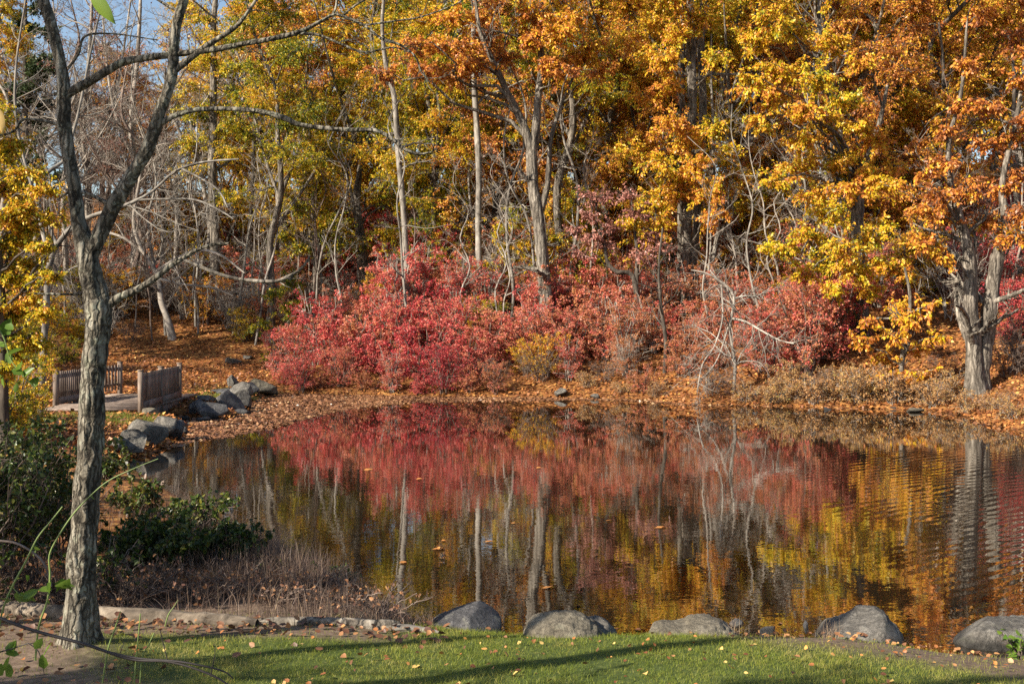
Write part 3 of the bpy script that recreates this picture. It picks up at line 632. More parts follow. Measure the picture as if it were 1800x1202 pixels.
# leaning bare tree behind the footbridge
d = G(303, 596)[1]
a = trunk_path([(304, 600, 16), (296, 565, 12), (284, 530, 11), (281, 500, 10), (272, 475, 8), (250, 440, 7), (235, 390, 6), (245, 320, 5), (260, 240, 4)], d)
b = trunk_path([(274, 478, 7), (310, 455, 6, -.3), (350, 440, 5, -.6), (390, 450, 4, -.9), (430, 480, 3, -1.1)], d)
c = trunk_path([(262, 455, 6), (220, 420, 5, .2), (180, 410, 4, .3), (140, 430, 3, .4)], d)
e = trunk_path([(278, 490, 6), (320, 500, 5, -.5), (370, 505, 4, -.8), (410, 520, 3, -1)], d)
hero('bare_tree', 'leafless grey tree with a crooked leaning trunk on the slope behind the footbridge', 'tree', [a, b, c, e], None, None, M['twig'], R_(12), bare=dict(k=11, ln=.42, lev=3, tr=(.2, .97), up=-.12, minr=.006))
# pale tangled branches at the left
d = 27.0; p0 = place(105, d)
a = trunk_path([(70, HY - (p0[2] - CH) * FPX / d + 3, 13), (80, 560, 12), (86, 470, 11), (108, 420, 10), (150, 385, 8), (190, 372, 7), (235, 355, 6), (270, 335, 5), (310, 300, 5), (360, 285, 4), (420, 280, 3)], d)
b = trunk_path([(240, 352, 5), (290, 350, 4), (345, 352, 4), (390, 372, 3), (410, 385, 2)], d)
c = trunk_path([(320, 297, 4), (355, 315, 3, -.2), (385, 335, 3, -.3), (400, 365, 2, -.4)], d)
e = trunk_path([(90, 460, 9), (70, 380, 8), (75, 310, 7), (110, 285, 6, .3), (135, 210, 5, .5), (160, 90, 4, .6), (185, -20, 3, .8)], d)
f = trunk_path([(100, 430, 7), (60, 340, 5, .6), (30, 220, 5, .8), (28, 120, 4, .9), (45, 0, 3, 1)], d)
hero('bare_tree', 'leafless silver-grey tree at the left with a long bough reaching right behind the foreground trunk', 'tree', [a, b, c, e, f], None, None, M['bark_pale'], R_(13), bare=dict(k=9, ln=.3, lev=3, tr=(.2, .97), up=.05, minr=.004))
# yellow maple at the left edge
d = 21.5; p0 = place(10, d)
a = trunk_path([(8, HY - (p0[2] - CH) * FPX / d + 3, 18), (4, 600, 16), (0, 500, 14), (-10, 380, 12), (-20, 250, 8), (-30, 100, 5)], d)
cl = [(12, 332, 36, .46), (50, 362, 34, .5), (30, 420, 38, .48), (60, 460, 34, .46), (20, 482, 36, .48), (82, 482, 26, .46), (40, 540, 36, .46), (8, 582, 34, .44), (60, 592, 30, .44), (60, 300, 28, .52), (10, 270, 32, .56), (90, 540, 26, .46), (-30, 420, 46, .48), (-40, 300, 46, .5), (-40, 540, 46, .46), (-30, 200, 50, .5), (95, 430, 22, .46), (75, 400, 26, .5), (30, 620, 26, .4), (100, 330, 26, .4), (110, 380, 24, .4), (35, 250, 28, .4), (60, 520, 30, .4), (30, 380, 34, .4), (85, 600, 24, .4), (-10, 640, 40, .4), (105, 480, 20, .4)]
hero('yellow_tree', 'bright yellow-leaved tree at the left edge of the picture', 'tree', [a], [(c_[0], c_[1], .30) for c_ in px_clumps([(c_[0], c_[1], c_[2] * 1.22, c_[3]) for c_ in cl], d, .8, R_(14))], M['gold'], M['bark_dark'], R_(14), bare=dict(k=7, ln=.3, lev=2, tr=(.2, .9)), tw=190, per=22, size=.072)
# pine
d = 62.0
p0 = place(45, d)
a = trunk_path([(48, HY - (p0[2] - CH) * FPX / d + 4, 14), (46, 300, 11), (44, 100, 8), (46, -60, 4)], d)
r = R_(15); cl = []
for k in range(46):
    y = r.uniform(-50, 330); cl.append((45 + r.normal() * (14 + .09 * (y + 60)), y, r.uniform(16, 26), r.uniform(.2, .9)))
hero('pine_tree', 'tall dark green pine far behind at the upper left', 'tree', [a], px_clumps(cl, d, 1.2, r), M['pine'], M['bark_dark'], r, tw=36, per=26, size=.20, droop=.1)
# purple-brown tree against the sky
d = 58.0
for k, (px, lab) in enumerate([(235, 'fine-twigged tree with sparse purple-brown leaves against blue sky, upper left'), (150, 'paler fine-twigged tree with few rust leaves beside the pine, upper left')]):
    p0 = place(px, d); r = R_(16 + k)
    a = trunk_path([(px, HY - (p0[2] - CH) * FPX / d + 4, 14), (px + 4, 330, 11), (px - 4, 220, 9), (px + 6, 110, 7), (px + 12, 0, 5), (px + 14, -120, 3)], d)
    b = trunk_path([(px + 4, 330, 8), (px + 40, 230, 6), (px + 62, 120, 4), (px + 80, 0, 3)], d)
    c = trunk_path([(px, 280, 7), (px - 35, 190, 5), (px - 50, 80, 4), (px - 60, -40, 2)], d)
    cl = [(px + r.uniform(-95, 110), r.uniform(-80, 330), r.uniform(26, 40), r.uniform(.2, .8)) for _ in range(26 if k == 0 else 10)]
    hero('bare_tree', lab, 'tree', [a, b, c], px_clumps(cl, d, 2, r), M['purple'], M['twig'], r, bare=dict(k=14, ln=.3, lev=3, tr=(.15, .97), up=.2, minr=.007), tw=20, per=5, size=.13)
    d += 4
# ------------------------------------------------------------------ the wood behind: a few kinds of tree, copied
LAND = [(120, 'left edge'), (300, 'leaning bare tree'), (440, 'straight grey trunk'), (620, 'yellow-green tree'), (712, 'thin kinked tree'), (842, 'straight pale tree'), (955, 'split oak'), (1100, 'pink dogwood'), (1220, 'twin-trunked oak'),
        (1380, 'dark shaded trunk'), (1510, 'golden oak'), (1640, 'forked tree'), (1725, 'double-trunked tree')]
def near_land(px):
    return min(LAND, key=lambda l: abs(l[0] - px))
def unique(cands):
    for c in cands:
        if c not in USED: USED[c] = 1; return c
    return cands[-1]
ORD = ['', 'second ', 'third ', 'fourth ', 'fifth ', 'sixth ', 'seventh ', 'eighth ', 'ninth ', 'tenth ', 'eleventh ', 'twelfth ', 'thirteenth ', 'fourteenth ']
def proto_tree(seed, h, crown, ncl, leafm, barkm, low=.28, bare=None, size=.118, per=30, tw=24, crad=(1.0, 1.7)):
    r = R_(seed)
    P = [(r.normal() * .12 * k, r.normal() * .12 * k, -.3 + (h + .3) * k / 7) for k in range(8)]
    st = smooth_path(P, np.linspace(.24, .03, 8) * h / 18, .5)
    stems = [st]
    for k in range(3):
        i = int(len(st[0]) * r.uniform(.3, .55)); a = r.uniform(0, 6.28); p = st[0][i]
        l = h * r.uniform(.25, .4)
        stems.append(smooth_path([p, p + np.array([math.cos(a) * l * .35, math.sin(a) * l * .35, l * .5]), p + np.array([math.cos(a) * l * .6, math.sin(a) * l * .6, l])], [st[1][i] * .6, st[1][i] * .4, .03], .5))
    cl = []
    for k in range(ncl):
        z = h * (low + (1.02 - low) * r.uniform() ** .8); u = (z / h - low) / (1 - low)
        rad = crown * (1 - .75 * u ** 2.2) * math.sqrt(r.uniform(.12, 1)); a = r.uniform(0, 6.28)
        cl.append((np.array([rad * math.cos(a), rad * math.sin(a), z]), r.uniform(*crad), .5 + r.normal() * .06))
    root = thing('tree', (0, 0, -50), 'x', 'tree')
    q = Q(); stem_wood(q, stems, 8, r)
    if bare: extra_branches(q, stems, rg=r, **bare)
    if ncl:
        wd, fo = grow_crown(stems, cl, leafm, tw=tw, per=per, size=size, rg=r)
        Vw, Fw = wd.arrays(); q.add(Vw, Fw); q.build('trunk', barkm, root, None, True); fo.build('crown', leafm, root)
    else: q.build('trunk', barkm, root, None, True)
    return root
PT = [proto_tree(101, 19, 4.2, 34, M['gold'], M['bark_grey']), proto_tree(102, 21, 3.6, 32, M['gold'], M['bark_dark'], .35), proto_tree(103, 17, 4.6, 40, M['gold'], M['bark_grey'], .14), proto_tree(104, 14, 3.8, 36, M['gold'], M['bark_dark'], .06)]
PB = [proto_tree(111, 17, 4, 0, M['gold'], M['twig'], bare=dict(k=16, ln=.34, lev=3, tr=(.22, .98), up=.25, minr=.009)), proto_tree(112, 18, 4, 8, M['purple'], M['twig_brown'], bare=dict(k=14, ln=.32, lev=3, tr=(.25, .98), up=.25, minr=.009), per=6)]
PY = [proto_tree(121, 6.5, 2.4, 16, M['gold'], M['bark_dark'], .1, size=.14, crad=(.7, 1.2)), proto_tree(122, 5, 2.0, 14, M['gold'], M['bark_grey'], .05, size=.13, crad=(.6, 1.1))]
used_first = {}
def put(proto, loc, rz, sc, label, group, mats=None, cat='tree', name=None):
    if proto.name not in used_first:
        used_first[proto.name] = 1
        o = proto; o.location = loc; o.rotation_euler = (0, 0, rz); o.scale = (sc, sc, sc)
        if mats:
            for ch in o.children:
                nm = ch.name.split('.')[0]
                if nm in mats: setmat(ch, mats[nm])
    else: o = dup(proto, loc, rz, sc, mats)
    o['label'] = label; o['category'] = cat; o['group'] = group
    if name: o.name = name
    return o
KN = {'gold': 'golden-leaved', 'gold_more_green': 'yellow-green', 'gold_more_rust': 'rust-leaved', 'gold_green': 'green-leaved'}
WOOD = 'trees of the wood behind the far bank'
cnt = {}
def wood_label(kind, px, row):
    l = near_land(px)[1]; side = 'left of' if px < near_land(px)[0] else 'right of'
    key = (kind, l, side, row); c = cnt.get(key, 0); cnt[key] = c + 1
    return f"{kind} tree {row}, {ORD[min(c, 13)]}{'nearest' if c == 0 else 'one'} {side} the {l}"
r = R_(200)
for row, (dlo, dhi, n, rowname) in enumerate([(48, 54, 26, 'in the front rank of the wood'), (55, 66, 48, 'in the middle of the wood'), (67, 84, 56, 'deep in the wood'), (86, 112, 60, 'at the back of the wood')]):
    for k in range(n):
        px = -260 + 2320 * (k + r.uniform(.1, .9)) / n; d = r.uniform(dlo, dhi)
        if row == 0 and (px < 470 or 640 < px < 730 and r.uniform() < .4): 
            continue
        if row == 0 and 540 < px < 930 and r.uniform() < .3: continue
        leftish = px < 420
        u = r.uniform()
        if leftish and (u < .62 or (row > 0 and 70 < px < 280 and u < .9)) or (not leftish and u < (.03 if px > 1000 else .08)):
            pr = PB[int(r.integers(2))]; kind = 'bare'; mats = None
            if leftish and row == 3 and px > 40 and px < 330 and r.uniform() < .5: continue
        else:
            if leftish: w = [('gold', .6), ('gold_more_green', .2), ('gold_more_rust', .2)]
            elif 540 < px < 930: w = [('gold', .28), ('gold_more_green', .5), ('gold_green', .18), ('gold_more_rust', .04)]
            elif px < 1000: w = [('gold', .28), ('gold_more_green', .48), ('gold_green', .17), ('gold_more_rust', .07)]
            else: w = [('gold', .55), ('gold_more_green', .2), ('gold_more_rust', .23), ('gold_green', .02)]
            kk = r.choice(len(w), p=[x[1] for x in w]); mt = w[kk][0]; kind = KN[mt]; mats = {'crown': M[mt]}
            pr = PT[int(r.choice(4, p=[.2, .2, .3, .3]))]
        sc = r.uniform(.75, 1.12) * (.8 if leftish else 1) * (.82 if row == 3 else 1)
        put(pr, place(px, d), r.uniform(0, 6.28), sc, wood_label(kind, px, rowname), WOOD, mats)
# trees left of the frame whose shade bands cross the leafy slope and the bridge
for k, (x, y, pr, sc) in enumerate([(-24.5, 36.5, PT[1], .8), (-27, 41, PT[0], .8), (-22.5, 31.5, PB[0], .8), (-29, 46, PT[2], .85), (-25.5, 30, PT[3], .7), (-23.5, 43, PB[1], .9)]):
    put(pr, (x, y, h1(x, y)), k * 1.3, sc, ['first', 'second', 'third', 'fourth', 'fifth', 'sixth'][k] + ' tree out beyond the left edge shading the leafy slope, counted from the front', WOOD, {'crown': M['gold']} if pr in PT else None)
# thin leafless saplings
def proto_sapling(seed, h, bark):
    r = R_(seed); P = [(r.normal() * .035 * h * k / 7, r.normal() * .035 * h * k / 7, -.2 + (h + .2) * k / 7) for k in range(8)]
    st = smooth_path(P, np.linspace(.055, .012, 8) * h / 9, .4); q = Q(); stem_wood(q, [st], 7, r)
    extra_branches(q, [st], 17, .2, r, 3, .15, (.22, .98), .55, 4, .0045)
    root = thing('thin_sapling', (0, 0, -50), 'x', 'tree'); q.build('stem', bark, root, None, True); return root
PS = [proto_sapling(131, 9, M['twig']), proto_sapling(132, 11, M['bark_pale']), proto_sapling(133, 7, M['twig']), proto_sapling(134, 8, M['twig_brown'])]
for k in range(96):
    px = r.uniform(110, 1790) if k < 66 else r.uniform(110, 720) if k < 86 else r.uniform(480, 940); g = G(px, r.uniform(470, 610))
    if 640 < px < 1040 and k % 4 == 0: continue
    o = put(PS[int(r.integers(4))], g, r.uniform(0, 6.28), r.uniform(.7, 1.2), wood_label('thin leafless', px, 'on the slope' if g[1] < 53 else 'higher up the slope'), 'thin leafless saplings on the slope', None, name='thin_sapling')
    o.rotation_euler = (r.normal() * .08, r.normal() * .10, o.rotation_euler[2])
# saplings and young trees on the slope
YG = 'young trees on the slope'
for k in range(70):
    px = r.uniform(-60, 1860); d = r.uniform(46, 66)
    if px < 470 and (d < 58 or k % 2) or 560 < px < 930 and k % 2: continue
    mt = ['gold', 'gold_more_green', 'gold_more_rust', 'gold_green'][int(r.choice(4, p=[.32, .32, .26, .10]))]
    l = wood_label('young ' + KN[mt], px, 'on the slope' if d < 53 else 'higher up the slope')
    put(PY[int(r.integers(2))], place(px, d), r.uniform(0, 6.28), r.uniform(.7, 1.15), l, YG, {'crown': M[mt]}, name='young_tree')

# ------------------------------------------------------------------ shrubs
def proto_shrub(seed, h, w, stems, leafm, barkm, size, per, name, twk=6, layer=.35, sub=5, leafy=True, up=.05):
    r = R_(seed); q = Q(); f = Q()
    a = r.uniform(0, 6.28, stems); P = []
    for k in range(stems):
        rad = w * r.uniform(.25, .8); hh = h * r.uniform(.55, 1.0)
        e = np.array([math.cos(a[k]) * rad, math.sin(a[k]) * rad, hh]); b = np.array([math.cos(a[k]) * .1 * w, math.sin(a[k]) * .1 * w, -.1])
        m = b * .5 + e * .5 + np.array([-.12 * e[0], -.12 * e[1], .14 * hh])
        t = np.linspace(0, 1, 8)[:, None]; P.append((1 - t) ** 2 * b + 2 * t * (1 - t) * m + t ** 2 * e + r.normal(size=(8, 3)) * .03 * w)
    P = np.stack(P); R = np.full((stems, 8), .022) * np.linspace(1, .4, 8) * (h / 2.2)
    tubes(q, P, R, 5)
    b, rb = spawn(P, R, twk, (.12 if leafy else .25, 1), (.7, 1.5), .34, 5, .6, up, .2, r, .006); b[:, :, 2] = b[:, :1, 2] + (b[:, :, 2] - b[:, :1, 2]) * (layer if leafy else 1)
    tubes(q, b, rb, 4)
    c, rc = spawn(b, rb, sub, (.2, 1), (.4, 1.2), .5, 4, .6, 0, .25, r, .004); tubes(q, c, rc, 3)
    if not leafy:
        e, re_ = spawn(c, rc, 4, (.2, 1), (.4, 1.2), .55, 4, .6, 0, .25, r, .0035); tubes(q, e, re_, 3)
    root = thing(name, (0, 0, -50), 'x', 'shrub')
    q.build('stems', barkm, root, None, True)
    if leafy:
        n = len(c); t = r.uniform(0, 1, (n, per)) * 3; ii = np.clip(t.astype(int), 0, 2); fr = (t - ii)[..., None]; ix = np.arange(n)[:, None]
        p = c[ix, ii] * (1 - fr) + c[ix, ii + 1] * fr + r.normal(size=(n, per, 3)) * size * .4
        ax = (c[ix, ii + 1] - c[ix, ii]); ax = norm(ax) * .6 + r.normal(size=ax.shape) * .6 + np.array([0, 0, -.25])
        v = .5 + r.normal(size=(n, per)) * .10 + r.normal(size=(n, 1)) * .10 + (np.repeat(r.normal(size=stems), n // stems)[:, None]) * .06
        leaves(f, p.reshape(-1, 3), ax.reshape(-1, 3), size * r.uniform(.6, 1.3, n * per), np.clip(v, 0, 1).reshape(-1), rg=r)
        f.build('foliage', leafm, root)
    return root
SR = [proto_shrub(301, 2.9, 1.7, 13, M['red'], M['twig_brown'], .066, 9, 'red_shrub', 12, .3), proto_shrub(302, 2.4, 2.0, 14, M['red'], M['twig_brown'], .066, 9, 'red_shrub', 12, .2), proto_shrub(303, 1.9, 1.7, 13, M['red'], M['twig_brown'], .064, 9, 'red_shrub', 12, .25), proto_shrub(304, 3.2, 1.5, 11, M['red'], M['twig'], .066, 9, 'red_shrub', 12, .25)]
SB = [proto_shrub(311, 2.4, 1.8, 12, None, M['twig'], 0, 0, 'bare_shrub', 8, 1, 5, False), proto_shrub(312, 1.5, 1.8, 14, None, M['twig_brown'], 0, 0, 'bare_shrub', 8, 1, 5, False, -.3)]
ST = [proto_shrub(321, 1.2, 1.2, 14, M['tan'], M['twig'], .06, 5, 'bank_shrub', 7, .8), proto_shrub(322, .9, 1.3, 16, M['tan'], M['twig'], .055, 5, 'bank_shrub', 7, .9)]
def cl_name(m): return {'red': 'red', 'coral': 'coral red', 'salmon': 'pale salmon', 'crimson': 'crimson', 'rusty': 'rusty orange', 'pink': 'salmon pink', 'gold': 'yellow', 'gold_more_green': 'yellow-green', 'gold_more_rust': 'rust brown', 'gold_green': 'green'}[m]
def row_name(py): return 'at the water\'s edge' if py > 665 else 'low on the bank' if py > 625 else 'midway up the bank' if py > 580 else 'high on the bank' if py > 530 else 'at the top of the bank'
def shrub_label(kind, px, py):
    l = near_land(px); side = 'left of' if px < l[0] else 'right of'
    key = (kind, l[1], side, row_name(py)); c = cnt.get(key, 0); cnt[key] = c + 1
    return f"{ORD[min(c, 13)]}{kind} {row_name(py)} {side} the {l[1]}"
RG = 'red shrubs covering the far bank'
spec = []   # px, base py, colour, scale
for px, py, m, s in [(485, 655, 'coral', .75), (520, 662, 'red', .9), (560, 640, 'crimson', 1.0), (600, 662, 'red', 1.0), (640, 640, 'coral', 1.1), (680, 660, 'crimson', .9), (700, 630, 'red', 1.1), (740, 672, 'crimson', .9), (745, 610, 'crimson', 1.2), (790, 640, 'crimson', 1.1), (820, 662, 'red', .9),
        (860, 640, 'red', 1.0), (900, 660, 'rusty', .9), (890, 610, 'coral', 1.1), (940, 640, 'rusty', .9), (960, 600, 'coral', 1.1), (1000, 640, 'rusty', .8), (1010, 590, 'coral', 1.2), (1060, 620, 'coral', 1.0), (1050, 570, 'coral', 1.2), (1100, 640, 'rusty', .9), (1110, 590, 'coral', 1.1),
        (1150, 620, 'rusty', .9), (1190, 600, 'rusty', 1.0), (1150, 560, 'coral', 1.1), (640, 590, 'coral', 1.0), (590, 600, 'coral', .9), (560, 580, 'rusty', .9), (690, 570, 'crimson', 1.1), (740, 550, 'crimson', 1.1), (800, 570, 'red', 1.1), (850, 570, 'red', 1.0), (900, 550, 'rusty', 1.0),
        (700, 520, 'red', 1.0), (760, 510, 'crimson', 1.0), (950, 540, 'coral', 1.0), (1000, 530, 'coral', 1.1), (1060, 520, 'coral', 1.0), (1100, 530, 'red', 1.0), (1230, 580, 'rusty', 1.0), (1280, 590, 'rusty', 1.0), (1330, 600, 'rusty', .9), (1240, 520, 'rusty', 1.0), (1310, 530, 'rusty', 1.0),
        (1385, 650, 'coral', .9), (1420, 655, 'coral', 1.05), (1450, 630, 'coral', 1.0), (1345, 655, 'red', .8), (1400, 590, 'rusty', 1.0), (1470, 560, 'rusty', .9), (1540, 540, 'rusty', .9), (1480, 600, 'coral', .8), (1580, 560, 'rusty', .8), (1760, 540, 'crimson', .9), (1700, 520, 'crimson', .9), (1790, 600, 'crimson', .7),
        (640, 470, 'rusty', .9), (590, 480, 'rusty', .9), (860, 500, 'rusty', .9), (810, 500, 'red', .9), (540, 520, 'rusty', .9), (500, 560, 'rusty', .8), (470, 600, 'rusty', .7), (1150, 500, 'coral', .9), (1200, 660, 'rusty', .7), (1260, 650, 'rusty', .7), (530, 690, 'red', .5), (780, 690, 'crimson', .55), (870, 690, 'rusty', .5), (640, 684, 'rusty', .5), (690, 688, 'red', .5), (600, 680, 'coral', .5), (825, 688, 'rusty', .5), (910, 690, 'coral', .4), (1015, 690, 'rusty', .45), (1080, 694, 'rusty', .45), (1130, 690, 'coral', .4), (1165, 698, 'rusty', .4), (560, 682, 'rusty', .5), (735, 692, 'red', .4), (1250, 700, 'rusty', .5), (1340, 700, 'coral', .4), (945, 690, 'rusty', .4), (500, 676, 'coral', .5)]:
    spec.append((px, py, m, s))
for px, py, m, s in spec + [(945, 634, 'coral ', 1.0), (988, 642, 'salmon ', .9), (962, 612, 'coral ', 1.1), (1035, 600, 'coral ', 1.1), (1085, 570, 'coral ', 1.1), (1010, 560, 'coral ', 1.2), (1070, 630, 'coral ', .9), (1120, 612, 'salmon ', 1.0), (1182, 615, 'coral ', 1.0), (1212, 642, 'rusty ', .8), (1100, 660, 'rusty ', .7), (1238, 600, 'coral ', 1.0), (1300, 608, 'salmon ', 1.0), (1340, 622, 'coral ', .9), (1000, 668, 'coral ', .6), (1160, 575, 'coral ', 1.1), (1210, 560, 'rusty ', 1.1), (1290, 560, 'coral ', 1.0), (1350, 570, 'rusty ', 1.0), (1390, 610, 'coral ', .9), (1120, 545, 'salmon ', 1.1)]:
    fixed = m.endswith(' '); m = m.strip()
    if fixed and px > 1060: s *= .78
    if s >= .6 and not fixed and r.uniform() < .34: m = {'crimson': 'red', 'red': 'coral', 'coral': 'salmon', 'rusty': 'coral'}[m]
    pr = SR[int(r.integers(4))]
    if 890 < px < 1370 and not fixed:
        m = {'crimson': 'coral', 'red': 'salmon', 'coral': ['salmon', 'coral', 'rusty'][int(r.integers(3))]}.get(m, m); pr = SR[[3, 3, 1][int(r.integers(3))]]
        if r.uniform() < .2 or (py > 670 and r.uniform() < .5): continue
    put(pr, G(px, py) - np.array([0, 0, .03]), r.uniform(0, 6.28), s * r.uniform(.8, 1.15), shrub_label(cl_name(m) + '-leaved shrub', px, py), RG, {'foliage': M[m]}, 'shrub')
YS = 'yellow and green shrubs on the far bank'
for px, py, m, s in [(505, 520, 'gold', .9), (540, 500, 'gold', .9), (600, 470, 'gold', 1.0), (640, 470, 'gold', .9), (505, 430, 'gold', .9), (570, 420, 'gold_more_rust', 1), (470, 540, 'gold_more_green', .8), (840, 575, 'gold_more_green', .6), (870, 590, 'gold_green', .5), (930, 655, 'gold', .6), (960, 665, 'gold_more_rust', .6),
        (1430, 590, 'gold_more_green', .9), (1490, 590, 'gold_green', .7), (430, 600, 'gold_more_green', .6), (130, 600, 'gold_more_green', .8), (90, 590, 'gold', .8), (410, 560, 'gold_more_rust', .8), (360, 570, 'gold_more_rust', .8), (1300, 480, 'gold_more_rust', 1), (1380, 500, 'gold_more_rust', .9), (1620, 520, 'gold_more_rust', 1),
        (210, 560, 'gold_more_rust', .9), (150, 560, 'gold_more_green', .9), (450, 480, 'gold_more_rust', 1), (330, 520, 'gold_more_rust', 1), (60, 650, 'gold_green', .8), (20, 640, 'gold_more_green', .8), (120, 640, 'gold_green', .5)]:
    o = put(SR[int(r.integers(3))], G(px, py) - np.array([0, 0, .03]), r.uniform(0, 6.28), s * r.uniform(.92, 1.08), shrub_label(cl_name(m) + '-leaved shrub', px, py), YS, {'foliage': M[m]}, 'shrub', 'leafy_shrub')
BG = 'leafless shrubs of the far bank'
for px, py, s, k in [(560, 560, 1, 0), (610, 545, 1.1, 0), (660, 560, 1, 1), (530, 600, .8, 0), (420, 560, 1, 0), (460, 520, 1, 0), (370, 530, 1, 1), (330, 560, 1, 0), (200, 560, 1, 0), (230, 600, .7, 1), (160, 600, .8, 0), (830, 560, 1, 0), (880, 520, 1.1, 0), (905, 600, .8, 1), (870, 672, .7, 1), (950, 668, .8, 1), (1250, 695, .7, 1),
        (1330, 640, .9, 1), (1450, 690, .6, 1), (1060, 670, .6, 1), (1100, 660, .7, 0), (690, 590, .8, 0), (520, 470, 1.2, 0), (450, 600, .7, 1), (1770, 660, .9, 1), (1800, 640, 1, 1), (1660, 660, .6, 1), (780, 460, 1.3, 0), (720, 450, 1.3, 0), (1680, 560, 1.1, 0)]:
    put(SB[k], G(px, py) - np.array([0, 0, .03]), r.uniform(0, 6.28), s * r.uniform(.9, 1.1), shrub_label('leafless twiggy shrub', px, py), BG, None, 'shrub')
for k in range(110):
    px = r.uniform(90, 1800) if k < 66 else r.uniform(60, 500); py = r.uniform(440, 560) if px > 470 else r.uniform(470, 592)
    if 255 < px < 350 and py > 570 or 900 < px < 1350 and k % 2: continue
    put(SB[int(r.integers(2))], G(px, py) - np.array([0, 0, .03]), r.uniform(0, 6.28), r.uniform(.9, 1.4), shrub_label('leafless twiggy shrub', px, py), BG, None, 'shrub')
for k in range(84):
    px = r.uniform(430, 1800) if k < 64 else r.uniform(80, 480); py = r.uniform(420, 540); m = ['rusty', 'coral', 'rusty', 'gold_more_rust', 'gold_more_green', 'red'][int(r.integers(6))]
    if px > 1330: m = ['rusty', 'rusty', 'gold_more_rust', 'gold', 'gold_green', 'crimson'][int(r.integers(6))]
    put(SR[int(r.integers(3))], G(px, py) - np.array([0, 0, .03]), r.uniform(0, 6.28), r.uniform(.8, 1.25), shrub_label(cl_name(m) + '-leaved shrub', px, py), 'mixed shrubs high on the far bank', {'foliage': M[m]}, 'shrub', 'leafy_shrub')
for px, d, m, s in [(48, 24.5, 'gold_green', .6), (10, 23, 'gold_more_green', .7), (-20, 22, 'gold_green', .7), (22, 26, 'gold', .6)]:
    put(SR[1], place(px, d), r.uniform(0, 6.28), s, unique([f'{cl_name(m)}-leaved shrub left of the footbridge, behind the dark near bushes', f'taller {cl_name(m)}-leaved shrub left of the footbridge at the picture edge']), YS, {'foliage': M[m]}, 'shrub', 'leafy_shrub')
TG = 'low tan shrubs along the far waterline'
for px, py, s in [(1360, 706, .8), (1395, 700, .9), (1430, 708, .8), (1465, 702, 1), (1500, 706, 1.0), (1535, 700, 1.1), (1570, 708, .9), (1600, 704, 1), (1640, 714, .7), (1480, 680, .9), (1390, 680, .8), (1550, 690, 1), (1700, 726, .6), (1660, 700, .8), (1740, 720, .7), (1785, 735, .7), (1310, 706, .6), (1150, 698, .5), (1095, 690, .5), (1030, 680, .5)]:
    put(ST[int(r.integers(2))], G(px, py) - np.array([0, 0, .02]), r.uniform(0, 6.28), s, shrub_label('low tan dried shrub', px, py), TG, None, 'shrub')
# ------------------------------------------------------------------ foreground tree
def vnoise(u, v, per, seed):
    tab = np.random.default_rng(seed).uniform(0, 1, (per, 997))
    iu = np.floor(u).astype(int); iv = np.floor(v).astype(int); fu = u - iu; fv = v - iv
    fu = fu * fu * (3 - 2 * fu); fv = fv * fv * (3 - 2 * fv)
    g = lambda a, b: tab[a % per, b % 997]
    return (g(iu, iv) * (1 - fu) + g(iu + 1, iv) * fu) * (1 - fv) + (g(iu, iv + 1) * (1 - fu) + g(iu + 1, iv + 1) * fu) * fv
def bark_tube(q, P, R, sides, amp, seed, flare=None):
    n = len(P); T = norm(np.gradient(P, axis=0)); ref = np.array([.05, 1, .05]) if abs(norm(P[-1] - P[0])[1]) < .8 else np.array([0, 0, 1.])
    A = norm(np.cross(T, ref)); B = np.cross(T, A)
    th = np.arange(sides) * 2 * PI / sides
    s = np.concatenate([[0], np.cumsum(np.linalg.norm(np.diff(P, axis=0), axis=1))])
    U, S = np.meshgrid(th / (2 * PI), s)
    warp = vnoise(U * 6, S * 3.2, 6, seed + 1)
    u1 = U * 12 + (warp - .5) * 2.2
    rid = 1 - np.abs(2 * vnoise(u1 % 12, S * 4.2, 12, seed) - 1)
    rid2 = vnoise(U * 26 % 26, S * 16, 26, seed + 2)
    big = vnoise(U * 4, S * 1.6, 4, seed + 3) - .5
    flake = np.clip((vnoise(u1 * 1.0 % 12, S * 7.5 + 5 * U, 12, seed + 5) - .55) * 3, 0, 1)
    ampv = (amp if np.isscalar(amp) else np.asarray(amp)[:, None])
    rr = R[:, None] * (1 + .09 * big) + ampv * ((rid ** 1.5 - .55) * 1.0 + .55 * flake + (rid2 - .5) * .4)
    if flare is not None:
        rr = rr + flare * np.exp(-S / .2) * (.6 + .5 * np.cos(U * 2 * PI * 3 + 1))
    V = P[:, None] + rr[..., None] * (np.cos(th)[None, :, None] * A[:, None] + np.sin(th)[None, :, None] * B[:, None])
    i = np.arange(n - 1)[:, None]; j = np.arange(sides)[None]; j2 = (j + 1) % sides
    q.add(V.reshape(-1, 3), np.stack([i * sides + j, i * sides + j2, (i + 1) * sides + j2, (i + 1) * sides + j], -1).reshape(-1, 4))
b0 = G(140, 1128); D0 = float(b0[1]); r = R_(400)
ft = thing('bare_tree', b0, 'nearest tree, leaning shaggy-barked trunk forking into dark bare boughs at the left', 'tree')
main = trunk_path([(136, 1150, 56), (139, 1100, 49), (142, 1000, 47), (150, 900, 44), (155, 833, 42), (160, 767, 40), (163, 667, 40), (170, 600, 41), (173, 545, 44), (163, 500, 38), (157, 467, 36), (150, 430, 33), (142, 405, 26), (137, 385, 23), (131, 333, 23), (119, 267, 24), (112, 217, 24), (112, 183, 23), (111, 150, 21), (107, 117, 20), (96, 67, 19), (87, 33, 19), (76, 0, 18), (66, -50, 17), (58, -140, 14), (60, -240, 9), (70, -320, 4)], D0, .02)
q = Q(); hgt = main[0][:, 2] - b0[2]
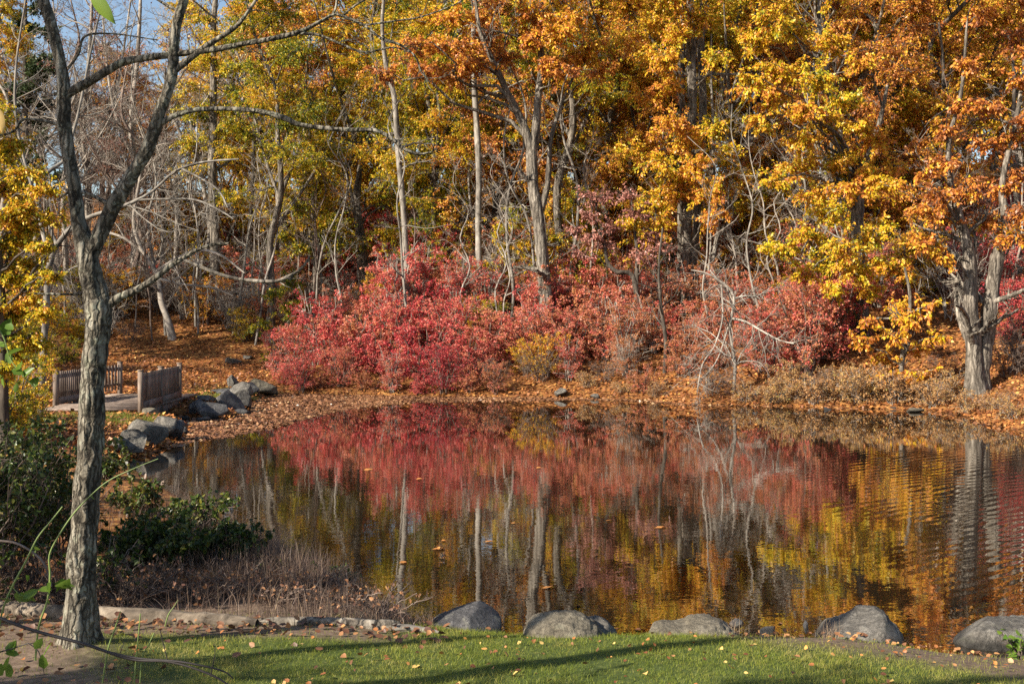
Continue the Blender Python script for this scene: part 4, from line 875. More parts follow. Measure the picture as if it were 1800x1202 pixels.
bark_tube(q, main[0], main[1], 56, .017 - .011 * sstep(2.6, 3.6, hgt), 41, .12)
q.build('trunk', M['bark'], ft, b0, True)
def bough(pts, name, amp=.004, k=6, ln=.35, sides=26, seed=1, tw=True, mat='bark', lev=1, tr=(.3, .98)):
    st = trunk_path(pts, D0, .025); q = Q(); bark_tube(q, st[0], st[1], sides, amp, seed)
    if tw:
        n = len(st[0]); ix = np.linspace(int(n * .1), n - 1, 14).astype(int); P, Rr = st[0][ix], st[1][ix]
        rr_ = R_(seed + 900)
        a, ra = spawn(P[None], Rr[None], k, tr, (.5, 1.2), ln, 7, .42, .25, .2, rr_, .0035); tubes(q, a, ra, 6)
        b, rb = spawn(a, ra, 4, (.2, .95), (.4, 1.1), .5, 6, .6, .1, .22, rr_, .0022); tubes(q, b, rb, 4)
        if lev > 1:
            c, rc = spawn(b, rb, 3, (.2, 1), (.4, 1.1), .5, 5, .6, 0, .25, rr_, .0016); tubes(q, c, rc, 3)
    return q.build(name, M[mat], ft, b0, True)
bough([(160, 448, 26), (170, 425, 27), (183, 397, 26), (200, 360, 28), (217, 333, 26), (236, 300, 23), (257, 267, 24), (270, 233, 22), (280, 200, 20), (292, 167, 18), (302, 133, 18), (305, 100, 18), (307, 67, 17), (313, 33, 16), (324, 0, 16), (345, -60, 14), (360, -150, 10), (365, -260, 5)], 'stem', .005, 3, .12, 36, 43, True, lev=2, tr=(.6, .95))
bough([(112, 172, 14), (128, 160, 15), (150, 148, 15), (185, 127, 14), (215, 110, 13), (250, 103, 12), (290, 98, 11), (330, 93, 10), (380, 87, 10), (425, 78, 9), (470, 70, 9), (525, 57, 8), (560, 40, 6), (585, 27, 5), (600, 28, 5), (640, 45, 4), (670, 68, 4), (705, 80, 4), (730, 100, 3), (740, 125, 3), (755, 145, 2)], 'branch', .003, 11, .24, 22, 44, lev=2, tr=(.45, 1))
bough([(585, 27, 5), (592, 5, 4), (590, -40, 3), (600, -90, 2)], 'branch', .001, 3, .5, 10, 45)
bough([(520, 58, 6), (560, 62, 5), (600, 78, 4), (640, 92, 4), (690, 84, 3), (720, 92, 2)], 'branch', .001, 5, .35, 10, 46, lev=2)
bough([(303, 128, 12), (312, 121, 11), (345, 95, 10), (365, 80, 10), (400, 58, 8), (420, 42, 7), (440, 15, 6), (452, -5, 5), (470, -60, 3)], 'branch', .002, 5, .25, 18, 47, lev=2, tr=(.4, 1))
bough([(600, 30, 4), (625, 10, 4), (660, -10, 3), (700, -30, 2)], 'branch', .001, 5, .6, 10, 56, lev=2)
bough([(640, 45, 4), (690, 38, 3), (740, 30, 3), (800, 8, 2), (840, -20, 2)], 'branch', .001, 6, .45, 10, 57, lev=2)
bough([(275, 222, 10), (290, 213, 10), (312, 202, 9), (350, 193, 8), (410, 192, 8), (460, 197, 9), (500, 208, 10), (530, 220, 8), (600, 228, 8), (660, 230, 7), (690, 245, 7), (710, 262, 6), (735, 271, 5), (758, 268, 3)], 'branch', .0025, 4, .1, 20, 48, lev=1, tr=(.7, 1))
bough([(178, 545, 18), (193, 533, 16), (215, 520, 13), (245, 507, 12), (275, 487, 11), (300, 467, 10), (325, 452, 8), (345, 440, 6), (375, 430, 5), (402, 428, 3)], 'branch', .003, 4, .15, 20, 49, lev=1, tr=(.5, 1))
bough([(320, 455, 6), (355, 470, 6), (395, 485, 6), (430, 492, 6), (480, 495, 7), (505, 487, 6), (530, 472, 4), (545, 450, 3)], 'branch', .002, 5, .3, 14, 50, mat='bark_grey', lev=2, tr=(.5, 1))
bough([(112, 222, 7), (98, 218, 6), (70, 212, 5), (40, 211, 5), (25, 230, 4), (0, 238, 4), (-30, 236, 3)], 'branch', .001, 4, .35, 12, 51, lev=2)
bough([(200, 362, 9), (185, 356, 8), (165, 345, 6), (140, 338, 5), (120, 339, 4), (100, 352, 2)], 'branch', .001, 3, .35, 12, 52)
bough([(165, 517, 6), (140, 517, 5), (100, 517, 4), (60, 516, 3)], 'branch', .001, 2, .2, 10, 53)
bough([(120, 120, 5), (138, 95, 4), (150, 64, 4), (200, 60, 3), (278, 71, 2)], 'branch', .001, 4, .3, 10, 54, lev=2)
bough([(310, 18, 6), (290, 8, 5), (265, -8, 4), (230, -30, 3)], 'branch', .001, 4, .5, 10, 55, lev=2)

# ------------------------------------------------------------------ off-frame trees whose shade falls into the picture
def shade_tree(x, y, h, rad, cl, label, seed, bare=None):
    r = R_(seed); z = h1(x, y)
    st = smooth_path([(x, y, z - .1), (x + r.normal() * .06, y + r.normal() * .06, z + h * .35), (x + r.normal() * .1, y + r.normal() * .1, z + h * .7), (x, y, z + h)], [rad, rad * .85, rad * .6, .03], .3)
    hero('shade_tree', label, 'tree', [st], [(np.array(c[:3]), c[3], .5) for c in cl], M['gold'], M['bark'], r, None, bare=bare or dict(k=3, ln=.1, lev=1, tr=(.7, .98)), tw=26, per=12, size=.12)
def up(px, py, d, t):                    # a point t metres towards the sun from something in the picture
    p = W(px, py, d); return p + t * np.array([-.82, -.57, .60])
r = R_(410)
shade_tree(-6.0, 4.25, 9, .17, [], 'slim tree beyond the left edge casting the longest shadow streak over the lawn', 411)
shade_tree(-7.2, 4.95, 8, .11, [], 'second slim tree beyond the left edge casting the upper shadow streak over the lawn', 412)
cl = []
for k in range(17):
    t = r.uniform(7, 9.5); p = up(r.uniform(60, 330), r.uniform(-60, 380), D0, t); cl.append((*p, r.uniform(.45, .8)))
shade_tree(-12.6, 4.4, 11, .16, cl, 'leafy tree beyond the left edge shading the boughs of the nearest tree', 413)
cl = []
for k in range(20):
    d = r.uniform(10.2, 14); p = up(r.uniform(-60, 400), r.uniform(780, 1060), d, r.uniform(8, 10)); cl.append((*p, r.uniform(.5, .85)))
shade_tree(-11.6, 6.5, 8, .16, cl, 'leafy tree beyond the left edge shading the bushes on the near bank', 414)
cl = []
for k in range(6):
    p = up(r.uniform(1380, 1720), r.uniform(1165, 1225), 7.9, r.uniform(9, 10.5)); cl.append((*p, r.uniform(.45, .65)))
for k in range(7):
    p = up(r.uniform(0, 330), r.uniform(1120, 1200), 8, r.uniform(9, 10.5)); cl.append((*p, r.uniform(.35, .6)))
for k in range(2):
    p = up(r.uniform(800, 900), r.uniform(1190, 1230), 7.5, r.uniform(9, 10.5)); cl.append((*p, r.uniform(.4, .6)))
shade_tree(-6.2, 1.4, 9, .15, cl, 'leafy tree behind the viewpoint shading the right end of the lawn', 415)

# ------------------------------------------------------------------ rocks
def facet(V, r, n, lo, hi):
    for k in range(n):
        d = norm(r.normal(size=3)); ext = (V @ d).max(); h = ext * r.uniform(lo, hi)
        s = V @ d - h; V = np.where(s[:, None] > 0, V - d * (s * .92)[:, None], V)
    return V
def n3(V, f, seed):
    r = np.random.default_rng(seed); o = 0
    for i in range(9):
        k = r.normal(size=3) * f * (1 + .45 * i); o = o + np.sin(V @ k + r.uniform(0, 6.28)) / (1 + .5 * i)
    return o / 3
def rock(loc, size, label, mat, seed, cuts=9, rz=0, group=None, name='rock', res=48, tilt=0):
    r = R_(seed); a, b = np.meshgrid(np.linspace(0, 2 * PI, res + 1)[:-1], np.linspace(0.02, PI - .02, res * 2 // 3))
    V = np.stack([np.sin(b) * np.cos(a), np.sin(b) * np.sin(a), np.cos(b)], -1).reshape(-1, 3)
    V = V * (1 + .14 * n3(V, 1.6, seed))[:, None]; V = facet(V, r, cuts + 6, .42, .82)
    V = V * (1 + .022 * n3(V, 7, seed + 1) + .012 * n3(V, 19, seed + 2))[:, None]
    V = V * np.array(size) / 2
    if tilt: c, s = math.cos(tilt), math.sin(tilt); V = np.c_[V[:, 0] * c - V[:, 2] * s, V[:, 1], V[:, 0] * s + V[:, 2] * c]
    c, s = math.cos(rz), math.sin(rz); V = np.c_[V[:, 0] * c - V[:, 1] * s, V[:, 0] * s + V[:, 1] * c, V[:, 2]]
    m = res * 2 // 3; i = np.arange(m - 1)[:, None]; j = np.arange(res)[None]; j2 = (j + 1) % res
    F = np.stack([i * res + j, (i + 1) * res + j, (i + 1) * res + j2, i * res + j2], -1).reshape(-1, 4)
    o = build(name, V, F, mat, None, None, True, loc)
    return tag(o, label, 'rock', group)
def boulder(prof, d, ry, label, mat, seed, base=-.25, cuts=5, fwd=.0, skew=0, sharp=.8, group='boulders along the near waterline'):
    """prof: silhouette of the upper edge in photo pixels, at distance d"""
    r = R_(seed); P = np.array([W(px, py + 5, d) for px, py in prof]); x0, x1 = P[0, 0], P[-1, 0]; cx = (x0 + x1) / 2
    nu, nv = 120, 72
    u = np.linspace(0, 1, nu); uu = .5 - .5 * np.cos(u * PI)
    x = x0 + (x1 - x0) * uu; zt = np.interp(x, P[:, 0], P[:, 2])
    k = np.ones(5) / 5; zs = np.convolve(np.pad(zt, 2, mode='edge'), k, 'valid'); zt = zs
    wy = ry * np.power(np.clip(1 - np.abs(2 * uu - 1) ** 3, 0, 1), .5) + .01
    th = np.arange(nv) * 2 * PI / nv
    c, s = np.cos(th), np.sin(th)
    ce = np.sign(c) * np.abs(c) ** sharp; se = np.sign(s) * np.abs(s) ** sharp
    zc = base * .3
    Zt = np.where(se[None] > 0, zc + (zt - zc)[:, None] * se[None], zc - (zc - base) * -se[None])
    Yv = wy[:, None] * ce[None] + skew * (Zt - zc)
    V = np.stack([np.broadcast_to(x[:, None], Yv.shape) - cx, Yv, Zt], -1).reshape(-1, 3)
    L0 = (x1 - x0)
    V = V + norm(V) * (L0 * (.026 * n3(V / L0, 8, seed) - .020 * np.abs(n3(V / L0, 14, seed + 4)) + .012 * n3(V / L0, 26, seed + 1) + .007 * n3(V / L0, 60, seed + 2)))[:, None]
    V = facet(V, r, cuts + 3, .70, .93)
    i = np.arange(nu - 1)[:, None]; j = np.arange(nv)[None]; j2 = (j + 1) % nv
    F = np.stack([i * nv + j, i * nv + j2, (i + 1) * nv + j2, (i + 1) * nv + j], -1).reshape(-1, 4)
    o = build('boulder', V, F, mat, None, None, True, (cx, d + fwd, 0))
    return tag(o, label, 'boulder', group)
boulder([(743, 1118), (748, 1100), (765, 1085), (800, 1067), (840, 1059), (862, 1053), (874, 1055), (881, 1080), (884, 1100), (884, 1118)], 10.45, .36, 'dark slab-like boulder tilted up to the right at the waterline, leftmost of the near boulders', M['rock_blue'], 501, cuts=7, skew=.25)
boulder([(916, 1132), (920, 1108), (928, 1090), (942, 1078), (970, 1072), (1000, 1071), (1025, 1077), (1045, 1090), (1062, 1108), (1068, 1130)], 9.95, .34, 'smooth rounded pale boulder standing in the lawn edge beside the dark slab-like boulder', M['rock_warm'], 502, cuts=2, skew=.1, sharp=.95)
boulder([(1005, 1128), (1015, 1090), (1030, 1078), (1048, 1077), (1068, 1086), (1082, 1100), (1087, 1116), (1087, 1130)], 10.2, .3, 'smooth dark hump of rock leaning behind the rounded pale boulder', M['rock'], 503, cuts=2, sharp=.95)
boulder([(1122, 1122), (1128, 1108), (1142, 1098), (1162, 1090), (1200, 1088), (1216, 1079), (1240, 1077), (1266, 1084), (1286, 1097), (1308, 1108), (1314, 1122)], 10.3, .36, 'low long boulder with a humped top in the middle of the near boulders', M['rock_warm'], 504, cuts=5, skew=.1)
boulder([(1410, 1134), (1424, 1112), (1444, 1103), (1462, 1091), (1490, 1080), (1505, 1073), (1520, 1062), (1535, 1060), (1556, 1070), (1570, 1088), (1582, 1104), (1584, 1132)], 10.25, .38, 'grey peaked boulder with a broad flank standing in the water right of the lawn', M['rock'], 505, cuts=8, skew=.1)
boulder([(1674, 1132), (1676, 1108), (1684, 1095), (1702, 1087), (1740, 1084), (1790, 1083), (1850, 1085), (1905, 1096), (1925, 1130)], 10.3, .34, 'long flat-topped boulder at the right edge, half in shade', M['rock'], 506, cuts=6, sharp=.8)
for px, py, w_, h_, lab in [(1352, 1112, 34, 26, 'small dark wedge of stone in the water right of the low long boulder'), (1417, 1100, 12, 20, 'small pointed stone standing in the water left of the peaked boulder'), (1292, 1098, 30, 18, 'small pale stone at the right end of the low long boulder')]:
    d = 10.5; rock(W(px, py, d), (w_ * d / FPX, w_ * d / FPX * .8, h_ * d / FPX * 1.3), lab, M['rock_blue'], px, 7, group='small stones at the near waterline')
for px, py, w_, h_, m, lab in [
    (228, 776, 66, 44, 'rock', 'angular grey rock at the tip of the bank below the footbridge'), (262, 758, 72, 46, 'rock', 'large fractured grey rock in front of the railing, lit by the sun'), (284, 747, 54, 34, 'rock', 'grey rock leaning against the large fractured one in front of the railing'), (303, 757, 40, 28, 'rock_blue', 'dark rock at the water in front of the railing'),
    (212, 782, 40, 28, 'rock', 'leftmost grey rock at the tip of the bank'), (240, 752, 46, 28, 'rock', 'grey rock on the grass side of the large fractured one'), (258, 724, 38, 13, 'rock_warm', 'flat pale stone at the foot of the railing post'), (318, 756, 22, 14, 'rock_blue', 'small dark stone at the water beside the leaf mat'), (329, 745, 17, 10, 'rock_warm', 'small pale stone alone among floating leaves'),
    (378, 719, 62, 38, 'rock_blue', 'big dark rounded boulder on the shore right of the footbridge'), (344, 715, 38, 26, 'rock_blue', 'shaded rock beside the footbridge beam'), (405, 706, 56, 30, 'rock_blue', 'long shaded rock behind the big dark boulder'), (427, 702, 34, 32, 'rock', 'grey sunlit rock at the water end of the rock pile'), (414, 688, 46, 26, 'rock', 'pale sunlit rock on top of the pile'), (392, 687, 50, 15, 'rock_blue', 'flat dark rock on the grass side of the pile'),
    (406, 671, 34, 26, 'rock', 'upright grey rock at the back of the pile'), (438, 682, 48, 26, 'rock_blue', 'blue-grey slab sloping to the water at the back of the pile'), (460, 680, 46, 34, 'rock_warm', 'brownish rock at the far end of the pile'), (424, 723, 32, 13, 'rock_blue', 'low rock in the water in front of the pile'), (352, 736, 24, 10, 'rock_blue', 'low flat stone in the water right of the footbridge beam'), (326, 733, 26, 11, 'rock_blue', 'low flat stone under the footbridge beam'), (362, 700, 30, 16, 'rock', 'small rock on the grass between the footbridge and the pile'),
    (403, 632, 34, 15, 'rock', 'pale flat rock lying on the leafy slope above the pile'), (434, 628, 18, 9, 'rock', 'small rock on the leafy slope beside the pale flat one'), (981, 690, 34, 18, 'rock', 'grey rock on the far shore below the split oak'), (1048, 694, 28, 15, 'rock', 'dark grey rock on the far shore right of the split oak'), (1613, 719, 36, 12, 'rock_warm', 'flat pale stone block at the far waterline left of the double-trunked tree'),
    (1105, 582, 16, 14, 'rock', 'small rock high on the red bank'), (1330, 690, 26, 14, 'rock_blue', 'dark rock on the far shore beside the silver bare tree'), (1456, 716, 22, 10, 'rock_blue', 'dark stone at the far waterline below the tan shrubs'), (1570, 715, 18, 9, 'rock_blue', 'small dark stone at the far waterline left of the flat block')]:
    g = G(px, py + h_ * .42); d = float(g[1])
    c = W(px, py, d); s = d / FPX
    rock((c[0], d + w_ * s * .2, c[2] - .04), (w_ * s * (1.36 if px < 900 else 1), w_ * s * 1.1, h_ * s * (1.6 if px < 900 else 1.1)), lab, M[m], px * 7 + py, 10, (px * .37) % .8 - .4, 'rocks along the far shore and footbridge', tilt=((px * 13) % 7 - 3) * .06)

# ------------------------------------------------------------------ footbridge
DZ = .42
fb = thing('footbridge', (-10.95, 32.0, DZ), 'weathered wooden footbridge with slatted railings over the inlet, left', 'bridge')
O = np.array([-10.95, 32.0, DZ])
q = Q(); rb = R_(600)
y = 29.55
while y < 34.9:
    q.box((-10.95, y + .07, DZ - .025 + rb.uniform(-.004, .004)), (2.62 + rb.uniform(-.03, .03), .135, .05)); y += .145
q.build('deck', M['wood'], fb, O)
for x in (-12.1, -9.75):
    q = Q(); q.box((x, 32.2, DZ - .19), (.12, 5.2, .27)); q.build('beam', M['wood_warm'], fb, O)
def railing(x0, y0, x1, y1, top, spans, nm):
    ca = math.atan2(y1 - y0, x1 - x0); Lr = math.hypot(x1 - x0, y1 - y0); u = np.array([math.cos(ca), math.sin(ca)])
    def at(t): return x0 + u[0] * t, y0 + u[1] * t
    rail = None; q = Q()
    for z, hh in ((DZ + .30, .07), (top - .12, .08)):
        cx, cy_ = at(Lr / 2); q.box((cx - .03, cy_, z), (Lr, .05, hh), ca)
    rail = q.build('railing', M['wood'], fb, O)
    for t in [0] + [s[1] for s in spans]:
        q = Q(); cx, cy_ = at(t); q.box((cx, cy_, (top + .05 + DZ - .3) / 2), (.115, .115, top + .05 - DZ + .3), ca); q.box((cx, cy_, top + .06), (.14, .14, .025), ca)
        p_ = q.build('post', M['wood'], rail, O)
    for t0, t1, gap, skirt in spans:
        q = Q(); t = t0 + .09
        while t < t1 - .08:
            cx, cy_ = at(t + .045); q.box((cx + .012, cy_, (top - .02 + DZ + .12) / 2 + rb.uniform(-.008, .008)), (.088, .024, top - .14 - DZ), ca); t += .088 + gap
        q.build('slat_panel', M['wood'], rail, O)
        if skirt:
            cx, cy_ = at((t0 + t1) / 2); q = Q(); q.box((cx + .045, cy_, DZ + .09), (t1 - t0 - .12, .05, .19), ca); q.build('skirt_board', M['wood_warm'], rail, O)
railing(-9.63, 29.5, -9.82, 33.6, 1.36, [(0, 2.0, .016, True), (2.0, 4.1, .014, True)], 'r')
railing(-12.43, 31.0, -12.05, 35.0, 1.33, [(0, 2.2, .03, True), (2.2, 4.0, .13, False)], 'l')

# ------------------------------------------------------------------ bushes of the near bank
def bush(loc, h, w, stems, nl, label, seed, leafm='green', size=.055, vb=.45, name='leafy_bush', twigs=5):
    r = R_(seed); q = Q(); f = Q(); P = []
    for k in range(stems):
        a = r.uniform(0, 6.28); rad = w * r.uniform(.15, 1.0); hh = h * r.uniform(.45, .86)
        e = np.array([math.cos(a) * rad, math.sin(a) * rad, hh]); b = np.array([math.cos(a) * .2 * w * r.uniform(), math.sin(a) * .2 * w * r.uniform(), -.05])
        m = b * .5 + e * .5 + np.array([-.1 * e[0], -.1 * e[1], .2 * hh]); t = np.linspace(0, 1, 9)[:, None]
        P.append((1 - t) ** 2 * b + 2 * t * (1 - t) * m + t ** 2 * e + r.normal(size=(9, 3)) * .025 * h)
    nl = int(nl * (1.7 if w >= .95 else 1.1)); P = np.stack(P); R = np.full((stems, 9), .009) * np.linspace(1, .4, 9); tubes(q, P, R, 5)
    b, rb_ = spawn(P, R, 7, (.15, 1), (.4, 1.3), .35, 6, .6, .1, .22, r, .0022); tubes(q, b, rb_, 4)
    c, rc = spawn(b, rb_, twigs, (.15, 1), (.4, 1.3), .5, 5, .6, 0, .25, r, .0014); tubes(q, c, rc, 3)
    root = thing(name, loc, label, 'bush')
    q.build('stems', M['twig_brown'], root, None, True)
    if nl:
        n = len(c); ix = r.integers(n, size=nl); t = r.uniform(0, 4, nl); ii = np.clip(t.astype(int), 0, 3); fr = (t - ii)[:, None]
        p = c[ix, ii] * (1 - fr) + c[ix, ii + 1] * fr; ax = norm(c[ix, ii + 1] - c[ix, ii]) * .5 + r.normal(size=p.shape) * .6 + np.array([0, 0, -.2])
        leaves(f, p, ax, size * r.uniform(.55, 1.3, nl), np.clip(vb + r.normal(size=nl) * .22, 0, 1), rg=r, two=True, w=.3)
        f.build('foliage', M[leafm], root)
    return root
for px, d, top, w_, st, nl, lab in [
    (30, 11.6, 700, 1.0, 30, 4200, 'tall dark tangled bush at the left edge behind the nearest tree'), (95, 13.2, 750, .75, 26, 3600, 'tangled bush just left of and behind the nearest trunk, small yellow-green leaves'), (-60, 10.6, 700, 1.0, 24, 2400, 'dark bush cut off by the left edge, in front of the tall tangled one'),
    (235, 12.4, 900, .75, 26, 2600, 'rounded dark green bush just right of the nearest trunk'), (320, 12.6, 905, .7, 24, 2300, 'dark green bush over the dry grass, middle of the near bank'), (392, 12.7, 925, .55, 18, 1500, 'glossy green bush leaning over the water at the end of the near bank'), (20, 15.5, 755, 1.2, 24, 2600, 'yellow-green bush on the bank left, farther behind the nearest trunk'), (240, 15.5, 965, .45, 24, 2000, 'yellow-green bush at the water between the nearest trunk and the footbridge rocks'), (185, 18.5, 850, .4, 22, 1500, 'bush at the bank edge just in front of the footbridge rocks'), (330, 14.3, 885, .7, 18, 1300, 'dark bush at the water behind the other dark green bushes'), (175, 11.0, 930, .6, 18, 700, 'brown twiggy bush at the foot of the nearest tree, behind the log')]:
    p = place(px, d); top_z = CH - (top - HY) * d / FPX
    bush(p, max(.5, top_z - p[2]), w_, st, nl, lab, 700 + px + 100, vb=.64 if d > 15 else (.56 if px < 200 else .50), size=.06 if px > 200 else .05)
for k, (px, d, top, lab) in enumerate([(225, 10.8, 985, 'brown twiggy brush just right of the nearest trunk, behind the log'), (290, 11.0, 975, 'tallest brown twiggy brush behind the middle of the log'), (350, 10.9, 1000, 'brown twiggy brush with dead leaves behind the log, under the dark green bush'), (415, 11.2, 990, 'brown twiggy brush behind the right half of the log'),
        (480, 11.0, 1020, 'low brown brush behind the thin right end of the log'), (545, 11.2, 1015, 'low brown brush by the water left of the pale log'), (610, 11.0, 1035, 'low brown brush behind the pale log'), (670, 10.8, 1050, 'lowest brown brush beside the dark slab boulder'), (120, 10.7, 960, 'brown brush behind the log left of the nearest trunk'), (40, 10.9, 930, 'brown brush behind the log at the left edge')]):
    p = place(px, d); bush(p, max(.25, CH - (top - HY) * d / FPX - p[2]), .55, 22, 160, lab, 740 + k, 'brown', .04, .3, 'brown_brush', 5)
for k, (px, d, top, lab) in enumerate([(600, 12.0, 985, 'thin dark-leaved sprig rising from the dry grass by the water'), (470, 12.4, 985, 'low dark sprig in the dry grass behind the log'), (430, 12.9, 905, 'dark sprig reaching over the water at the right end of the green bushes')]):
    p = place(px, d); bush(p, CH - (top - HY) * d / FPX - p[2], .3, 7, 260, lab, 760 + k, vb=.3, size=.045, name='sprig', twigs=3)
p = place(1795, 9.75); bush(p, .26, .16, 8, 90, 'small green plant on the shore at the right edge', 770, 'bright_green', .06, .5, 'small_plant', 3)

# ------------------------------------------------------------------ logs
def log(pts, label, seed, mat='log'):
    r = R_(seed); P = []; R = []
    for px, py, w_, d in pts:
        x = (px - 900) * d / FPX; rad = w_ * d / FPX / 2; P.append((x, d, h1(x, d) + rad * .45)); R.append(rad)
    st = smooth_path(P, R, .03); q = Q(); bark_tube(q, st[0], st[1], 36, .013, seed)
    o = thing('log', P[0], label, 'log'); q.build('bark', M[mat], o, P[0], True); return o
log([(-60, 0, 30, 10.6), (0, 0, 30, 10.45), (130, 0, 30, 10.2), (240, 0, 29, 10.05), (330, 0, 28, 9.95), (400, 0, 25, 9.85), (452, 0, 16, 9.8)], 'long weathered log lying behind the nearest tree at the edge of the lawn', 801)
log([(455, 0, 11, 9.95), (520, 0, 17, 9.9), (610, 0, 20, 9.85), (680, 0, 23, 9.85), (702, 0, 18, 9.85)], 'shorter pale log in the sun with a broken end by the dark slab boulder', 802, 'bark_grey')
log([(690, 0, 16, 9.8), (720, 0, 15, 9.8), (750, 0, 10, 9.78), (775, 0, 4, 9.76)], 'splintered light piece of wood at the broken end of the pale log', 803, 'bark_pale')

# ------------------------------------------------------------------ canes, hanging leaves close to the lens
def cane(pts, d, label, mat, name, seed, lf=None, side=None, rad=1.0):
    r = R_(seed); st = trunk_path(pts, d, .03); q = Q(); rad = rad * (.72 if 'green' in mat else 1); tubes(q, st[0], st[1] * rad, 7)
    for s in side or []:
        s2 = trunk_path(s, d, .03); tubes(q, s2[0], s2[1] * rad, 6)
    base = st[0][0]; o = thing(name, base, label, 'branch'); q.build('cane', M[mat], o, base, True)
    if lf:
        p = np.array([W(a, b, d + r.normal() * .02) for a, b, *_ in lf]); ang = np.array([math.radians(c[2]) for c in lf]); sz = np.array([c[3] * d / FPX for c in lf])
        ax = np.c_[np.cos(ang), r.normal(size=len(lf)) * .4, -np.sin(ang)]
        for k in range(len(lf)):
            f = Q(); leaves(f, p[k:k + 1], ax[k:k + 1], sz[k:k + 1], r.uniform(.1, .9, 1), rg=r, two=True, w=.32, up=.2); f.build('leaf', M['bright_green'], o, base)
    return o
cane([(-40, 1070, 6), (0, 1086, 6), (60, 1108, 6), (150, 1132, 6), (230, 1158, 5), (300, 1163, 4), (370, 1185, 4), (420, 1215, 3)], 6.2, 'dark arching bramble cane crossing the bottom left corner', 'cane_dark', 'bramble_cane', 820, None,
     [[(170, 1140, 4), (240, 1156, 4), (320, 1163, 4), (390, 1178, 3), (410, 1192, 2)], [(295, 1162, 2), (285, 1122, 2), (282, 1105, 1)], [(370, 1188, 3), (376, 1160, 2), (379, 1135, 1)], [(210, 1150, 2), (218, 1128, 1)]])
cane([(180, 1200, 4), (190, 1140, 4), (202, 1105, 4), (212, 1074, 3)], 6.5, 'short green shoot standing right of the nearest trunk', 'cane_green', 'green_shoot', 821)
cane([(236, 1200, 4), (240, 1150, 4), (244, 1110, 3), (247, 1078, 3)], 6.5, 'tallest upright green shoot beside the arching bramble cane', 'cane_green', 'green_shoot', 822)
cane([(246, 1200, 3), (250, 1155, 3), (260, 1135, 3), (271, 1112, 3)], 6.4, 'slanting short green shoot over the arching bramble cane', 'cane_green', 'green_shoot', 823)
cane([(290, 1100, 3), (296, 1080, 3), (304, 1068, 2), (313, 1054, 1)], 9.4, 'thin green shoot leaning right in front of the log', 'cane_green', 'green_shoot', 824)
cane([(-10, 1150, 6), (4, 1075, 5), (22, 1030, 5), (46, 985, 5), (66, 945, 4), (90, 915, 4), (110, 890, 3)], 6.4, 'pale green rose cane at the left edge arching up and right', 'cane_green', 'rose_cane', 825, [(22, 1055, 200, 26), (30, 1045, 20, 28), (40, 1052, 330, 30), (36, 1060, 260, 26), (50, 1035, 60, 26), (45, 1010, 80, 16), (60, 960, 40, 12)], [[(20, 1030, 2), (36, 1045, 2), (52, 1050, 1)]])
cane([(62, 1160, 5), (68, 1102, 5), (84, 1052, 5), (88, 1010, 5), (87, 975, 4), (104, 940, 4), (130, 902, 4), (160, 870, 3), (192, 844, 3), (238, 822, 2), (278, 806, 2)], 6.3, 'long green rose cane arching across the nearest trunk', 'cane_green', 'rose_cane', 826, [(92, 1035, 180, 24), (95, 1025, 20, 34), (100, 1035, 330, 34), (90, 1022, 90, 22), (110, 1030, 5, 24), (98, 1042, 290, 22), (160, 870, 50, 10), (192, 844, 70, 10), (88, 1062, 250, 18)])
cane([(-30, 948, 4), (0, 950, 4), (30, 955, 4), (62, 974, 4), (80, 996, 4), (90, 1030, 3)], 6.6, 'reddish dead cane bowing down at the left edge', 'wood_warm', 'bramble_cane', 827)
cane([(-60, 540, 4), (-20, 560, 4), (5, 590, 4), (18, 630, 3), (40, 660, 3), (62, 682, 2)], 6.0, 'leafy branch with bright green leaves hanging in at the left edge', 'cane_green', 'leafy_branch', 828,
     [(a, b, c, e) for a, b, c, e in [(0, 575, 250, 34), (4, 590, 300, 36), (8, 610, 200, 30), (14, 625, 330, 30), (18, 640, 260, 26), (20, 650, 20, 24), (30, 655, 300, 26), (40, 662, 320, 26), (45, 668, 250, 24), (55, 675, 310, 20), (60, 682, 280, 22), (2, 660, 200, 26), (8, 680, 250, 22), (-10, 600, 270, 30), (-4, 640, 240, 30), (10, 570, 30, 20), (26, 690, 280, 18)]])
cane([(-40, 1180, 4), (-10, 1150, 3), (20, 1140, 2), (50, 1130, 2)], 5.6, 'dark leafed twig in the bottom left corner', 'cane_dark', 'leafy_branch', 829, [(0, 1160, 250, 26), (12, 1150, 300, 28), (24, 1145, 250, 22), (34, 1150, 200, 24), (5, 1180, 280, 30), (60, 1140, 310, 22), (75, 1155, 280, 28), (78, 1175, 270, 30), (20, 1190, 250, 26), (-10, 1190, 300, 30)], [[(50, 1130, 2), (68, 1145, 2), (78, 1185, 1)]])
def hang_leaf(p0, p1, d, mat, label, seed, v):
    r = R_(seed); a = W(*p0, d); b = W(*p1, d); o = thing('hanging_leaf', a, label, 'leaf'); f = Q()
    n = 10; t = np.linspace(0, 1, n); wd = np.sin(t ** .8 * PI) * .17 * np.linalg.norm(b - a)
    sx = norm(np.cross(b - a, [.2, 1, .1])); c = a + (b - a) * t[:, None] + np.array([0, .004, 0])
    V = np.stack([c + sx * wd[:, None] + np.array([0, .006, 0]), c, c - sx * wd[:, None] + np.array([0, .006, 0])], 1) - a
    i = np.arange(n - 1)[:, None] * 3; F = np.concatenate([i + np.array([[0, 1, 4, 3]]), i + np.array([[1, 2, 5, 4]])], 0)
    f.add(V.reshape(-1, 3), F, np.full(len(F), v)); f.build('blade', mat, o, None, True)
    q = Q(); tubes(q, np.stack([a - a, a * 0 + (a - b) * .5, (a - b) * .9]), np.array([.0012, .0012, .0012]), 5); q.build('stalk', M['cane_green'], o)
